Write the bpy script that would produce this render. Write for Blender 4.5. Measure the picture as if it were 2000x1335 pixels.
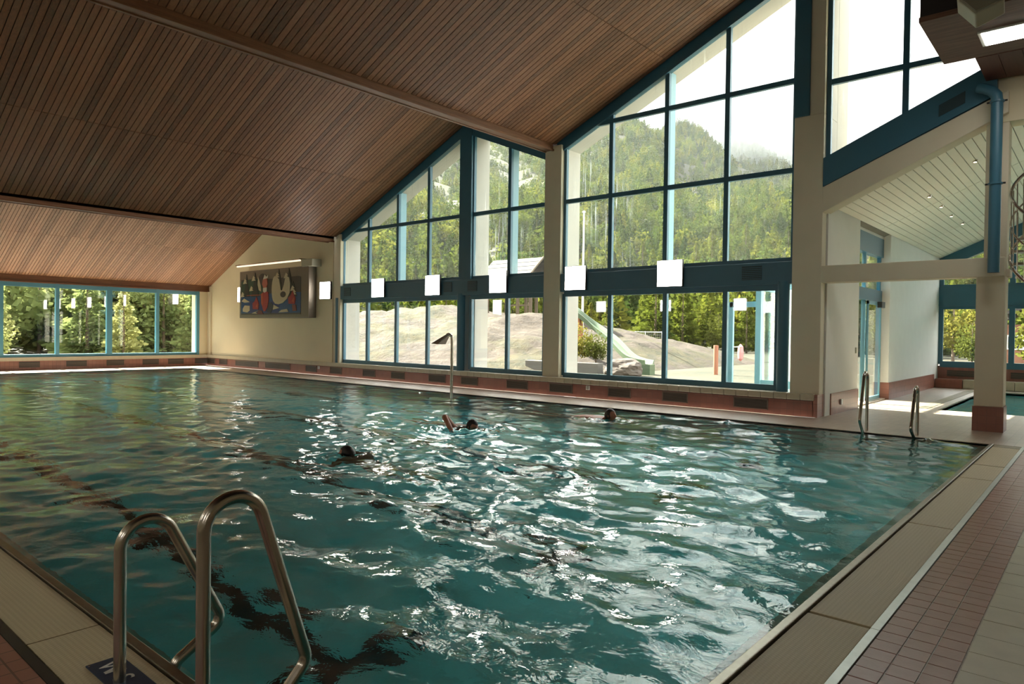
import bpy, bmesh, math, random
import numpy as np
from mathutils import Matrix, Vector, noise
random.seed(7); RNG = np.random.default_rng(11)
for o in list(bpy.data.objects): bpy.data.objects.remove(o)
SC = bpy.context.scene
COL = SC.collection

# ------------------------------------------------------------------ camera
cd = bpy.data.cameras.new('camera'); cam = bpy.data.objects.new('camera', cd); COL.objects.link(cam)
cd.sensor_width = 36.0; cd.lens = 24.42; cd.clip_start = .05; cd.clip_end = 4000
_r = Vector((.757274, .65296, .013369)); _d = Vector((.019131, -.001716, -.999816)); _f = Vector((-.652817, .75739, -.013791))
cam.matrix_world = Matrix(((_r.x, -_d.x, -_f.x, 0), (_r.y, -_d.y, -_f.y, 0), (_r.z, -_d.z, -_f.z, 1.5), (0, 0, 0, 1)))
SC.camera = cam
# ------------------------------------------------------------------ colour management, render quality
SC.view_settings.view_transform = 'Standard'; SC.view_settings.look = 'None'
SC.view_settings.exposure = 0.85; SC.view_settings.gamma = 1.0; SC.view_settings.use_curve_mapping = False
cy = SC.cycles
cy.use_denoising = True
try: cy.denoiser = 'OPENIMAGEDENOISE'
except Exception: pass
cy.max_bounces = 10; cy.diffuse_bounces = 5; cy.glossy_bounces = 5; cy.transmission_bounces = 8
cy.transparent_max_bounces = 24; cy.volume_bounces = 2
cy.sample_clamp_indirect = 6.0; cy.blur_glossy = .3
# ------------------------------------------------------------------ world: bright broken cloud
W = bpy.data.worlds.new('sky'); SC.world = W; W.use_nodes = True
nt = W.node_tree; nt.nodes.clear()
def N(nt, t, **k):
    n = nt.nodes.new(t)
    for a, v in k.items(): setattr(n, a, v)
    return n
wo = N(nt, 'ShaderNodeOutputWorld'); bg = N(nt, 'ShaderNodeBackground'); tc = N(nt, 'ShaderNodeTexCoord')
nz = N(nt, 'ShaderNodeTexNoise'); nz.inputs['Scale'].default_value = 4.0; nz.inputs['Detail'].default_value = 6; nz.inputs['Roughness'].default_value = .55
cr = N(nt, 'ShaderNodeValToRGB')
cr.color_ramp.elements[0].position = .30; cr.color_ramp.elements[0].color = (.30, .40, .52, 1)
cr.color_ramp.elements[1].position = .46; cr.color_ramp.elements[1].color = (.62, .64, .66, 1)
e = cr.color_ramp.elements.new(.62); e.color = (1.0, .99, .97, 1)
nt.links.new(tc.outputs['Generated'], nz.inputs['Vector']); nt.links.new(nz.outputs['Fac'], cr.inputs['Fac'])
nt.links.new(cr.outputs['Color'], bg.inputs['Color']); nt.links.new(bg.outputs[0], wo.inputs[0])
bg.inputs['Strength'].default_value = 3.9
# ------------------------------------------------------------------ sun, from beyond the far end wall
sd = bpy.data.lights.new('sun', 'SUN'); sun = bpy.data.objects.new('sun', sd); COL.objects.link(sun)
sd.energy = 30.0; sd.color = (1.0, .93, .80); sd.angle = math.radians(1.0)
_sv = Vector((1.0, -.04, -math.tan(math.radians(39)))).normalized()      # light travel direction
sun.rotation_euler = _sv.to_track_quat('-Z', 'Y').to_euler()

# ================================================================== helpers
class MB:
    def __init__(s): s.v = []; s.f = []
    def add(s, vs, fs):
        k = len(s.v); s.v += [tuple(v) for v in vs]; s.f += [tuple(k + i for i in f) for f in fs]; return s
    def box(s, x0, x1, y0, y1, z0, z1):
        return s.add([(x0,y0,z0),(x1,y0,z0),(x1,y1,z0),(x0,y1,z0),(x0,y0,z1),(x1,y0,z1),(x1,y1,z1),(x0,y1,z1)],
                     [(0,3,2,1),(4,5,6,7),(0,1,5,4),(1,2,6,5),(2,3,7,6),(3,0,4,7)])
    def _pr(s, a, b):
        n = len(a); return s.add(a + b, [tuple(range(n - 1, -1, -1)), tuple(range(n, 2*n))] + [(i, (i+1) % n, n + (i+1) % n, n + i) for i in range(n)])
    def xz(s, poly, y0, y1): return s._pr([(x, y0, z) for x, z in poly], [(x, y1, z) for x, z in poly])
    def yz(s, poly, x0, x1): return s._pr([(x0, y, z) for y, z in poly], [(x1, y, z) for y, z in poly])
    def xy(s, poly, z0, z1): return s._pr([(x, y, z0) for x, y in poly], [(x, y, z1) for x, y in poly])
    def tube(s, path, r, n=10, caps=True):
        P = [Vector(p) for p in path]; m = len(P); R = r if isinstance(r, (list, tuple)) else [r] * m
        t0 = (P[1] - P[0]).normalized(); u = t0.orthogonal().normalized(); vs = []
        for i in range(m):
            t = ((P[min(i+1, m-1)] - P[i]).normalized() + (P[i] - P[max(i-1, 0)]).normalized())
            t = t.normalized() if t.length > 1e-9 else t0
            u = (u - t * u.dot(t)).normalized(); w = t.cross(u)
            vs += [P[i] + (u * math.cos(2*math.pi*k/n) + w * math.sin(2*math.pi*k/n)) * R[i] for k in range(n)]
        fs = [(i*n + k, i*n + (k+1) % n, (i+1)*n + (k+1) % n, (i+1)*n + k) for i in range(m-1) for k in range(n)]
        if caps: fs += [tuple(range(n-1, -1, -1)), tuple(range((m-1)*n, m*n))]
        return s.add(vs, fs)
    def lathe(s, prof, c, n=16):
        vs = []; fs = []
        for r, z in prof: vs += [(c[0] + r*math.cos(2*math.pi*k/n), c[1] + r*math.sin(2*math.pi*k/n), c[2] + z) for k in range(n)]
        for i in range(len(prof)-1): fs += [(i*n+k, i*n+(k+1) % n, (i+1)*n+(k+1) % n, (i+1)*n+k) for k in range(n)]
        fs += [tuple(range(n-1, -1, -1)), tuple(range((len(prof)-1)*n, len(prof)*n))]
        return s.add(vs, fs)
    def mesh(s, name, mat, smooth=False, recalc=True):
        me = bpy.data.meshes.new(name); me.from_pydata(s.v, [], s.f)
        if recalc:
            bm = bmesh.new(); bm.from_mesh(me); bmesh.ops.recalc_face_normals(bm, faces=bm.faces); bm.to_mesh(me); bm.free()
        if smooth:
            me.polygons.foreach_set('use_smooth', [True] * len(me.polygons))
        if mat: me.materials.append(mat)
        me.update(); return me
    def build(s, name, mat, parent=None, smooth=False, **k):
        return obj(name, s.mesh(name, mat, smooth, **k), parent)
def obj(name, me, parent=None, loc=None):
    o = bpy.data.objects.new(name, me); COL.objects.link(o)
    if loc is not None: o.location = loc
    if parent is not None:
        o.parent = parent; o.matrix_parent_inverse = Matrix.Translation(parent.location).inverted() if parent.rotation_euler.z == 0 else parent.matrix_basis.inverted()
    return o
def auto(o, ang=35):
    me = o.data; me.polygons.foreach_set('use_smooth', [True] * len(me.polygons))
    bm = bmesh.new(); bm.from_mesh(me)
    for e in bm.edges:
        if len(e.link_faces) == 2 and e.calc_face_angle(0) > math.radians(ang): e.smooth = False
    bm.to_mesh(me); bm.free(); return o
def bevel(o, w=.006, seg=2):
    m = o.modifiers.new('bevel', 'BEVEL'); m.width = w; m.segments = seg; m.limit_method = 'ANGLE'; return o
def empty(name, loc): 
    o = bpy.data.objects.new(name, None); COL.objects.link(o); o.location = loc; o.empty_display_size = .1; return o
def tag(o, label=None, cat=None, group=None, kind=None):
    if label: o['label'] = label
    if cat: o['category'] = cat
    if group: o['group'] = group
    if kind: o['kind'] = kind
    return o
def struct(o, label=None, cat=None): return tag(o, label, cat, kind='structure')
def B(x0, x1, y0, y1, z0, z1): return MB().box(x0, x1, y0, y1, z0, z1)

# ================================================================== materials
MATS = {}
def newmat(name):
    m = bpy.data.materials.new(name); m.use_nodes = True; t = m.node_tree; t.nodes.clear()
    out = N(t, 'ShaderNodeOutputMaterial'); return m, t, out
def mix_rgb(t, a, b, fac):
    n = N(t, 'ShaderNodeMix', data_type='RGBA')
    for sock, v in ((n.inputs[6], a), (n.inputs[7], b), (n.inputs[0], fac)):
        if hasattr(v, 'links'): t.links.new(v, sock)
        else: sock.default_value = (*v, 1) if isinstance(v, (tuple, list)) else v
    return n.outputs[2]
def math_n(t, op, a, b=None, c=None):
    n = N(t, 'ShaderNodeMath', operation=op)
    for i, v in enumerate((a, b, c)):
        if v is None: continue
        if hasattr(v, 'links'): t.links.new(v, n.inputs[i])
        else: n.inputs[i].default_value = v
    return n.outputs[0]
def ramp(t, fac, stops):
    n = N(t, 'ShaderNodeValToRGB'); el = n.color_ramp.elements
    while len(el) < len(stops): el.new(.5)
    for e, (p, c) in zip(el, stops): e.position = p; e.color = (*c, 1)
    t.links.new(fac, n.inputs[0]); return n.outputs[0]
def noise_n(t, vec, scale, detail=3, rough=.5, dist=0):
    n = N(t, 'ShaderNodeTexNoise'); n.inputs['Scale'].default_value = scale; n.inputs['Detail'].default_value = detail
    n.inputs['Roughness'].default_value = rough; n.inputs['Distortion'].default_value = dist
    if vec is not None: t.links.new(vec, n.inputs['Vector'])
    return n.outputs['Fac']
def mapping(t, vec, scale=(1,1,1), rot=(0,0,0), loc=(0,0,0)):
    n = N(t, 'ShaderNodeMapping'); n.inputs['Scale'].default_value = scale; n.inputs['Rotation'].default_value = rot; n.inputs['Location'].default_value = loc
    t.links.new(vec, n.inputs['Vector']); return n.outputs[0]
def bump_n(t, h, strength, dist=.01):
    n = N(t, 'ShaderNodeBump'); n.inputs['Strength'].default_value = strength; n.inputs['Distance'].default_value = dist
    t.links.new(h, n.inputs['Height']); return n.outputs[0]
def pos(t): return N(t, 'ShaderNodeNewGeometry').outputs['Position']
def princ(t, out, col, rough=.5, metal=0, normal=None, spec=.5):
    p = N(t, 'ShaderNodeBsdfPrincipled')
    if hasattr(col, 'links'): t.links.new(col, p.inputs['Base Color'])
    else: p.inputs['Base Color'].default_value = (*col, 1)
    if hasattr(rough, 'links'): t.links.new(rough, p.inputs['Roughness'])
    else: p.inputs['Roughness'].default_value = rough
    p.inputs['Metallic'].default_value = metal; p.inputs['Specular IOR Level'].default_value = spec
    if normal is not None: t.links.new(normal, p.inputs['Normal'])
    t.links.new(p.outputs[0], out.inputs[0]); return p
def pbr(name, col, rough=.5, metal=0, var=.12, scale=3, bump=0, bscale=60, spec=.5):
    if name in MATS: return MATS[name]
    m, t, out = newmat(name); p = pos(t)
    c2 = tuple(max(0, c * (1 - 2*var)) for c in col); f = noise_n(t, p, scale, 4)
    c = mix_rgb(t, c2, tuple(min(1, c * (1 + var*.4)) for c in col), f)
    nrm = bump_n(t, noise_n(t, p, bscale, 2), bump) if bump else None
    princ(t, out, c, rough, metal, nrm, spec); MATS[name] = m; return m
def tilemat(name, col, grout, size, plane='xy', rough=.35, var=.1, gap=.012, off=(0,0), bump=.4):
    """tiles too small or too far to tell apart singly"""
    if name in MATS: return MATS[name]
    m, t, out = newmat(name); p = pos(t)
    sp = N(t, 'ShaderNodeSeparateXYZ'); t.links.new(p, sp.inputs[0])
    cb = N(t, 'ShaderNodeCombineXYZ'); a, b = {'xy': (0,1), 'xz': (0,2), 'yz': (1,2)}[plane]
    t.links.new(sp.outputs[a], cb.inputs[0]); t.links.new(sp.outputs[b], cb.inputs[1])
    bt = N(t, 'ShaderNodeTexBrick'); bt.offset = 0; bt.squash = 1
    v = mapping(t, cb.outputs[0], loc=(off[0], off[1], 0)); t.links.new(v, bt.inputs['Vector'])
    bt.inputs['Scale'].default_value = 1; bt.inputs['Mortar Size'].default_value = gap; bt.inputs['Mortar Smooth'].default_value = .3
    bt.inputs['Brick Width'].default_value = size[0]; bt.inputs['Row Height'].default_value = size[1]; bt.inputs['Bias'].default_value = 0
    bt.inputs['Color1'].default_value = (*col, 1); bt.inputs['Color2'].default_value = (*[c * (1 - 2*var) for c in col], 1); bt.inputs['Mortar'].default_value = (*grout, 1)
    c = mix_rgb(t, bt.outputs['Color'], tuple(x*.75 for x in col), math_n(t, 'MULTIPLY', noise_n(t, p, 1.3, 4), .5))
    inv = math_n(t, 'SUBTRACT', 1, bt.outputs['Fac'])
    princ(t, out, c, rough, 0, bump_n(t, inv, bump, .003)); MATS[name] = m; return m
def woodmat(name, dark, light, axis, rnd=True, rough=.5, gs=1.0):
    """grain runs along `axis`"""
    m, t, out = newmat(name); p = pos(t)
    sc = [14*gs]*3; sc[axis] = .8*gs
    oi = N(t, 'ShaderNodeObjectInfo')
    ad = N(t, 'ShaderNodeVectorMath', operation='ADD'); t.links.new(p, ad.inputs[0])
    sclv = N(t, 'ShaderNodeVectorMath', operation='SCALE'); sclv.inputs[0].default_value = (7, 13, 5); t.links.new(oi.outputs['Random'], sclv.inputs['Scale'])
    t.links.new(sclv.outputs[0], ad.inputs[1])
    g = noise_n(t, mapping(t, ad.outputs[0], tuple(sc)), 2.2, 5, .6, .6)
    fac = math_n(t, 'ADD', math_n(t, 'MULTIPLY', g, .75), math_n(t, 'MULTIPLY', oi.outputs['Random'], .38 if rnd else 0))
    c = ramp(t, fac, [(.22, dark), (.5, tuple((a+b)/2 for a, b in zip(dark, light))), (.85, light)])
    princ(t, out, c, rough, 0, bump_n(t, g, .15, .004), .4); MATS[name] = m; return m
def emitmat(name, col, s):
    m, t, out = newmat(name); e = N(t, 'ShaderNodeEmission'); e.inputs[0].default_value = (*col, 1); e.inputs[1].default_value = s
    t.links.new(e.outputs[0], out.inputs[0]); MATS[name] = m; return m
def schlick(t, f0, normal=None):
    lw = N(t, 'ShaderNodeLayerWeight'); lw.inputs['Blend'].default_value = .5
    if normal is not None: t.links.new(normal, lw.inputs['Normal'])
    return math_n(t, 'MULTIPLY_ADD', math_n(t, 'POWER', lw.outputs['Facing'], 5.0), 1 - f0, f0)
def glassmat(name, tint=(.93, .97, .95), f0=.045, streak=False):
    m, t, out = newmat(name)
    tr = N(t, 'ShaderNodeBsdfTransparent'); tr.inputs[0].default_value = (*tint, 1)
    gl = N(t, 'ShaderNodeBsdfGlossy'); gl.inputs['Roughness'].default_value = .02
    mx = N(t, 'ShaderNodeMixShader'); t.links.new(schlick(t, f0), mx.inputs[0]); t.links.new(tr.outputs[0], mx.inputs[1]); t.links.new(gl.outputs[0], mx.inputs[2])
    last = mx.outputs[0]
    if streak:      # dried lime run-off marks on the outside of the high panes
        p = pos(t); df = N(t, 'ShaderNodeBsdfTranslucent'); df.inputs[0].default_value = (.85, .88, .86, 1)
        s = noise_n(t, mapping(t, p, (9, 9, .35)), 3.0, 4, .65)
        big = noise_n(t, p, .55, 2)
        k = math_n(t, 'MULTIPLY', ramp(t, s, [(.56, (0,0,0)), (.72, (1,1,1))]), ramp(t, big, [(.5, (0,0,0)), (.62, (.34,.34,.34))]))
        k = math_n(t, 'ADD', k, .02)
        m2 = N(t, 'ShaderNodeMixShader'); t.links.new(k, m2.inputs[0]); t.links.new(last, m2.inputs[1]); t.links.new(df.outputs[0], m2.inputs[2]); last = m2.outputs[0]
    t.links.new(last, out.inputs[0]); MATS[name] = m; return m

CREAM = pbr('cream_plaster', (.74, .66, .46), .8, var=.05, scale=1.2, bump=.05, bscale=90)
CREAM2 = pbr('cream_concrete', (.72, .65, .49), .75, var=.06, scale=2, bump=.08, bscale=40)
CREAM_X = pbr('cream_concrete_outside', (.4368, .4134, .3666), .8, var=.06, scale=2)  # same concrete as indoors, its colour toned for the daylight outside
WHITE = pbr('white_plaster', (.76, .74, .68), .8, var=.04)
BLUE = pbr('blue_paint', (.045, .155, .225), .38, var=.08, scale=2)
BLUE_L = pbr('light_and_daylit_blue', (.1650, .3450, .4125), .4, var=.05)
STEEL = pbr('brushed_steel', (.55, .50, .43), .24, 1, var=.08, scale=12)
STEEL_D = pbr('gutter_bar_steel', (.36, .33, .27), .38, 1, var=.15, scale=20)
ALU = pbr('aluminium_strip', (.50, .52, .48), .42, .9, var=.1, scale=15)
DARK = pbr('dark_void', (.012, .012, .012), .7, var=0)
GRILLE = pbr('dark_grille', (.045, .042, .036), .5, .3)
REDTILE = pbr('red_tile', (.36, .165, .118), .32, var=.14, scale=9, bump=.05)
CREAMTILE = pbr('cream_tile', (.56, .50, .36), .32, var=.10, scale=7, bump=.05)
GROUT = pbr('dark_grout', (.10, .06, .045), .8)
REDWALL = tilemat('red_wall_tiles', (.33, .125, .085), (.20, .10, .075), (.125, .125), 'xz', gap=.004)
REDWALL_Y = tilemat('red_wall_tiles_side', (.36, .15, .105), (.17, .08, .06), (.125, .125), 'yz', gap=.005)
SILLTILE = pbr('sill_tile', (.52, .46, .33), .3, var=.1, scale=8)
DECK = tilemat('deck_tiles', (.50, .40, .31), (.30, .24, .19), (.125, .125), 'xy', gap=.004, bump=.2)
DECKRED = tilemat('deck_red_tiles', (.36, .165, .118), (.10, .06, .045), (.123, .123), 'xy', gap=.005)
DECKCREAM = tilemat('deck_cream_tiles', (.56, .50, .36), (.20, .18, .13), (.25, .25), 'xy', gap=.005)
SLAT = woodmat('ceiling_larch', (.075, .029, .012), (.29, .122, .054), 0)
SLAT_A = woodmat('ceiling_larch_lit', (.19, .088, .046), (.47, .245, .14), 0)  # same larch, lightened to stand in for sun bounced off the water
BEAM = woodmat('beam_larch', (.12, .045, .017), (.30, .125, .05), 1, rnd=False)
BULK = woodmat('bulkhead_veneer', (.09, .042, .026), (.30, .16, .105), 0, rnd=False)
WSLAT = pbr('white_slat', (.90, .84, .70), .45, var=.04)
PANEL = emitmat('lamp_diffuser', (1.0, .94, .86), 13.0)
GLASS = glassmat('window_glass', streak=True)
GLASS_P = glassmat('clear_glass', (.95, .97, .96))
# ribbed grating plastic
def gratemat(name, axis):
    m, t, out = newmat(name); p = pos(t)
    w = N(t, 'ShaderNodeTexWave', wave_type='BANDS', bands_direction=axis, wave_profile='SIN'); w.inputs['Scale'].default_value = 26; w.inputs['Distortion'].default_value = 0
    t.links.new(p, w.inputs['Vector'])
    ax2 = 'X' if axis == 'Y' else 'Y'
    w2 = N(t, 'ShaderNodeTexWave', wave_type='BANDS', bands_direction=ax2, wave_profile='SIN'); w2.inputs['Scale'].default_value = 13; t.links.new(p, w2.inputs['Vector'])
    h = math_n(t, 'MULTIPLY', w.outputs['Fac'], math_n(t, 'MULTIPLY_ADD', w2.outputs['Fac'], .35, .65))
    c = ramp(t, h, [(0, (.30, .235, .13)), (.45, (.64, .54, .35)), (1, (.74, .64, .44))])
    princ(t, out, c, .55, 0, bump_n(t, h, .5, .004)); return m
GRATE_R = gratemat('grating_right', 'Y'); GRATE_N = gratemat('grating_near', 'X')
# pool water: mirror + refraction
m, t, out = newmat('pool_water'); p = pos(t)
h1 = noise_n(t, mapping(t, p, (1, 1.25, 1)), 5.0, 4, .55, .5); h2 = noise_n(t, p, 22, 2, .5)
nrm = bump_n(t, math_n(t, 'ADD', h1, math_n(t, 'MULTIPLY', h2, .12)), .15, .05)
fr = N(t, 'ShaderNodeFresnel'); fr.inputs[0].default_value = 1.45; t.links.new(nrm, fr.inputs['Normal'])
gl = N(t, 'ShaderNodeBsdfGlossy'); gl.inputs['Roughness'].default_value = .03; t.links.new(nrm, gl.inputs['Normal'])
rf = N(t, 'ShaderNodeBsdfRefraction'); rf.inputs['IOR'].default_value = 1.33; rf.inputs['Roughness'].default_value = 0; rf.inputs[0].default_value = (.63, .97, .95, 1); t.links.new(nrm, rf.inputs['Normal'])
mx = N(t, 'ShaderNodeMixShader'); t.links.new(fr.outputs[0], mx.inputs[0]); t.links.new(rf.outputs[0], mx.inputs[1]); t.links.new(gl.outputs[0], mx.inputs[2])
t.links.new(mx.outputs[0], out.inputs[0]); WATER = m
BASIN = tilemat('basin_tiles', (.36, .82, .86), (.30, .72, .77), (.25, .25), 'xy', gap=.006, bump=.1)
BASIN_W = pbr('basin_wall', (.36, .82, .80), .5)
BLACK = pbr('black_lane_tile', (.012, .014, .016), .5)
LIP = pbr('basin_lip', (.50, .46, .36), .45)
# outdoors
def leafmat(name, stops, rnd='obj'):
    m, t, out = newmat(name)
    if rnd == 'obj': r = N(t, 'ShaderNodeObjectInfo').outputs['Random']
    else:
        a = N(t, 'ShaderNodeAttribute'); a.attribute_name = 'tint'; r = a.outputs['Fac']
    v = math_n(t, 'ADD', math_n(t, 'MULTIPLY', r, .8), math_n(t, 'MULTIPLY', noise_n(t, pos(t), .9, 2), .25))
    c = ramp(t, v, stops)
    d = N(t, 'ShaderNodeBsdfDiffuse'); t.links.new(c, d.inputs[0]); tl = N(t, 'ShaderNodeBsdfTranslucent'); t.links.new(c, tl.inputs[0])
    mx = N(t, 'ShaderNodeMixShader'); mx.inputs[0].default_value = .4; t.links.new(d.outputs[0], mx.inputs[1]); t.links.new(tl.outputs[0], mx.inputs[2])
    t.links.new(mx.outputs[0], out.inputs[0]); return m
LEAF = leafmat('foliage', [(.08, (.0231, .0410, .0087)), (.4, (.0538, .0764, .0127)), (.7, (.0922, .1092, .0152)), (.98, (.1486, .1447, .0199))])
LEAF_BACKLIT = leafmat('backlit_foliage', [(.05, (.12, .16, .055)), (.5, (.24, .27, .095)), (.95, (.36, .34, .13))])  # foliage colour brightened to stand in for backlight at the far windows
LEAF_F = leafmat('forest_foliage', [(.08, (.0231, .0399, .0147)), (.45, (.0546, .0735, .0189)), (.75, (.0924, .1050, .0231)), (.98, (.1428, .1344, .0294))], 'attr')
LEAF_Y = leafmat('yellow_foliage', [(.05, (.0600, .0750, .0150)), (.5, (.1050, .1150, .0225)), (.95, (.1600, .1450, .0300))])
BARK = pbr('bark', (.16, .11, .075), .9)
m, t, out = newmat('alpine_ground'); p = pos(t)
princ(t, out, ramp(t, noise_n(t, p, .35, 6, .6), [(.3, (.0112, .0165, .0039)), (.5, (.0295, .0270, .0089)), (.68, (.0394, .0345, .0179))]), .9, 0, bump_n(t, noise_n(t, p, 6, 4), .5, .1)); GROUND = m
m, t, out = newmat('grey_rock'); p = pos(t)
rk = ramp(t, noise_n(t, p, .9, 9, .7), [(.30, (.024, .016, .009)), (.45, (.046, .031, .019)), (.55, (.066, .047, .031)), (.75, (.088, .066, .047))])
gr_ = ramp(t, noise_n(t, p, 1.6, 6, .65), [(.35, (.020, .024, .006)), (.5, (.052, .044, .012)), (.68, (.078, .062, .020))])
cl_ = mix_rgb(t, rk, gr_, ramp(t, noise_n(t, mapping(t, p, (1, 1, 2.5)), .32, 5, .6), [(.47, (0, 0, 0)), (.56, (1, 1, 1))]))
princ(t, out, cl_, .9, 0, bump_n(t, noise_n(t, p, 2.0, 8, .7), 1.0, .5)); ROCK = m
TIMBER = pbr('weathered_timber', (.1100, .0770, .0468), .8, var=.2, scale=6)
SHINGLE = pbr('grey_shingle', (.0484, .0393, .0348), .8, var=.2, scale=6)
SLIDE = pbr('green_slide_plastic', (.0935, .1348, .0798), .35, var=.05)
ROCKL = pbr('pale_boulder', (.1045, .0825, .0660), .85, var=.25, scale=3, bump=.5, bscale=8)
CONC = pbr('pale_concrete', (.1320, .1210, .1045), .85, var=.1)
WIRE = pbr('galvanised', (.60, .62, .60), .4, .8)
SKIN = pbr('skin', (.42, .17, .10), .45, var=.08); HAIR = pbr('dark_hair', (.012, .009, .008), .5)
BEIGE = pbr('beige_plastic', (.46, .44, .33), .5, var=.05)
PLASTW = pbr('white_plastic', (.72, .70, .64), .4, var=.03)
NAVY = pbr('navy_sign', (.012, .03, .07), .4); WHITEP = pbr('white_print', (.62, .60, .54), .6, var=.05)

# ================================================================== roof profile
SL = .4425
VAL = {'A': (-28.05, 3.15), 'B': (-19.4, 4.50), 'C': (-10.45, 6.03), 'D': (-1.55, 7.42)}
PKX = {'A': -22.35, 'B': -13.4, 'C': -4.45}
def rise(b, x): return VAL[b][1] + SL * (x - VAL[b][0])
def pk(b): return rise(b, PKX[b])
YW0 = 13.48; YF = 13.60; YO = 14.27      # column face, window frame face, outer face of the concrete frame
Y_NEAR = -3.0; X_R = 8.0

# ================================================================== floor, pool, gutter
fl = MB()
fl.box(.56, X_R, Y_NEAR, 13.30, -.25, 0)                # right deck
fl.box(-.862, .56, Y_NEAR, 2.2, -.25, 0)
fl.box(-.862, .56, 2.2, 13.30, -.25, -.006)             # bed of the laid tiles
fl.box(-28.6, -.862, Y_NEAR, .93, -.25, 0)              # near deck
fl.box(-28.6, -26.25, .93, 13.30, -.25, 0)              # far deck
fl.box(-26.25, -.862, 11.96, 13.30, -.25, 0)            # deck under the windows
fl.box(-4.1, X_R, 13.30, 16.80, -.25, 0)                # annex
fl.box(-4.1, -2.72, 16.80, 24.95, -.25, 0)
fl.box(-2.72, X_R, 23.80, 24.95, -.25, 0)
fl.box(-4.6, -4.1, 15.9, 18.6, -.25, .03)
FLOOR = struct(fl.build('floor', DECK), 'pale beige tiled deck around the swimming pool', 'floor')
# red border tiles and cream tiles on the right deck, each one laid singly
rt = B(-.0585, .0585, -.0585, .0585, -.02, 0).mesh('tile', REDTILE)
ct = B(-.122, .122, -.122, .122, -.02, 0).mesh('tile', CREAMTILE)
for i in range(78):
    for j in range(3):
        o = obj('red_tile', rt, FLOOR, (-.862 + .0615 + .1233*j, 2.262 + .1233*i, random.uniform(-.0008, .0008)))
for i in range(40):
    for j in range(4):
        if 2.3 + .25*i < 12.1: obj('cream_tile', ct, FLOOR, (-.492 + .127 + .25*j, 2.33 + .25*i, random.uniform(-.001, .001)))
MB().box(-.862, -.492, 11.9, 13.3, -.02, -.0005).build('red_tile_border', REDTILE, FLOOR)
MB().box(-.492, .56, 12.1, 13.3, -.02, -.0005).build('cream_tile_field', DECKCREAM, FLOOR)
MB().box(-28.6, -.862, .3, .929, -.02, .001).build('red_tile_border', DECKRED, FLOOR)
# pool basin
PX0, PX1, PY0, PY1, PD = -26.25, -1.28, 1.35, 11.96, 1.95
bs = MB().box(PX0 - .2, PX1 + .03, PY0 - .03, PY1 + .2, -PD - .2, -PD)
BAS = struct(bs.build('pool_basin', BASIN), 'turquoise tiled swimming pool basin', 'pool')
for nm, a in (('basin_wall', (PX0 - .2, PX0, PY0, PY1, -PD, -.012)), ('basin_wall', (PX1 - .10, PX1 - .0, PY0, PY1, -PD, -.16)), ('basin_wall', (PX0, PX1, PY0, PY0 + .08, -PD, -.16)), ('basin_wall', (PX0, PX1, PY1, PY1 + .2, -PD, -.012))):
    B(*a).build(nm, BASIN_W, BAS)
MB().xz([(-1.281, -.02), (-1.281, -.17), (-1.40, -.17), (-1.39, -.14)], PY0, PY1).build('basin_lip', LIP, BAS)
MB().yz([(1.351, -.02), (1.351, -.17), (1.45, -.17), (1.44, -.14)], PX0, PX1 - .1).build('basin_lip', LIP, BAS)
for yl in (2.95, 5.4, 7.85, 10.3):
    MB().box(-24.0, -4.0, yl - .12, yl + .12, -PD, -PD + .004).build('lane_line', BLACK, BAS)
    MB().box(-4.12, -3.88, yl - .48, yl + .48, -PD, -PD + .0045).build('lane_cross_line', BLACK, BAS)
# wave surface
WAVE = .0024
def waves(X, Y):
    r = np.random.default_rng(5); H = np.zeros_like(X)
    amp = .48 + .75 * np.exp(-(((X + 4.5)/7)**2 + ((Y - 6.0)/5.0)**2))
    for k in range(90):
        L = .17 * (10 ** r.random()**1.2); th = r.normal(1.25, .75); ph = r.random() * 6.283; q = 2*math.pi/L
        H += WAVE * L**.95 * np.sin(q*(X*math.cos(th) + Y*math.sin(th)) + ph + .6*np.sin(X*.9 + Y*.5 + k))
    return H * amp
nx, ny = 600, 256
gx = np.linspace(PX0, PX1 + .002, nx); gy = np.linspace(PY0 - .002, PY1, ny)
GX, GY = np.meshgrid(gx, gy, indexing='ij'); GZ = waves(GX, GY)
edge = np.clip(np.minimum(np.minimum(GX - PX0, PX1 - GX), np.minimum(GY - PY0, PY1 - GY)) / .25, 0, 1)
GZ = -.022 + GZ * (.25 + .75*edge)
for (sx, sy, a, w) in ((-6.9, 5.0, .03, .5), (-7.6, 7.7, .05, .6), (-6.9, 10.4, .03, .5), (-11.4, 11.5, .014, .16), (-8.8, 11.7, .014, .14), (-5.1, 11.75, .014, .14), (-13.0, 11.6, .012, .12), (-2.0, 11.7, .03, .15)):
    D2 = (GX - sx)**2 + (GY - sy)**2
    GZ += a * np.exp(-D2/(w*w)) * np.sin(np.sqrt(D2) * 24 / max(w, .3)) * .6
    if w < .3: GZ += a * np.exp(-D2/(w*w*.3))
me = bpy.data.meshes.new('water'); V = np.stack([GX, GY, GZ], -1).reshape(-1, 3)
idx = np.arange(nx*ny).reshape(nx, ny); F = np.stack([idx[:-1,:-1], idx[1:,:-1], idx[1:,1:], idx[:-1,1:]], -1).reshape(-1, 4)
me.from_pydata(V.tolist(), [], F.tolist()); me.polygons.foreach_set('use_smooth', [True]*len(me.polygons)); me.materials.append(WATER)
tag(obj('pool_water', me), 'rippled turquoise water of the big swimming pool', 'water', kind='stuff')
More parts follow.
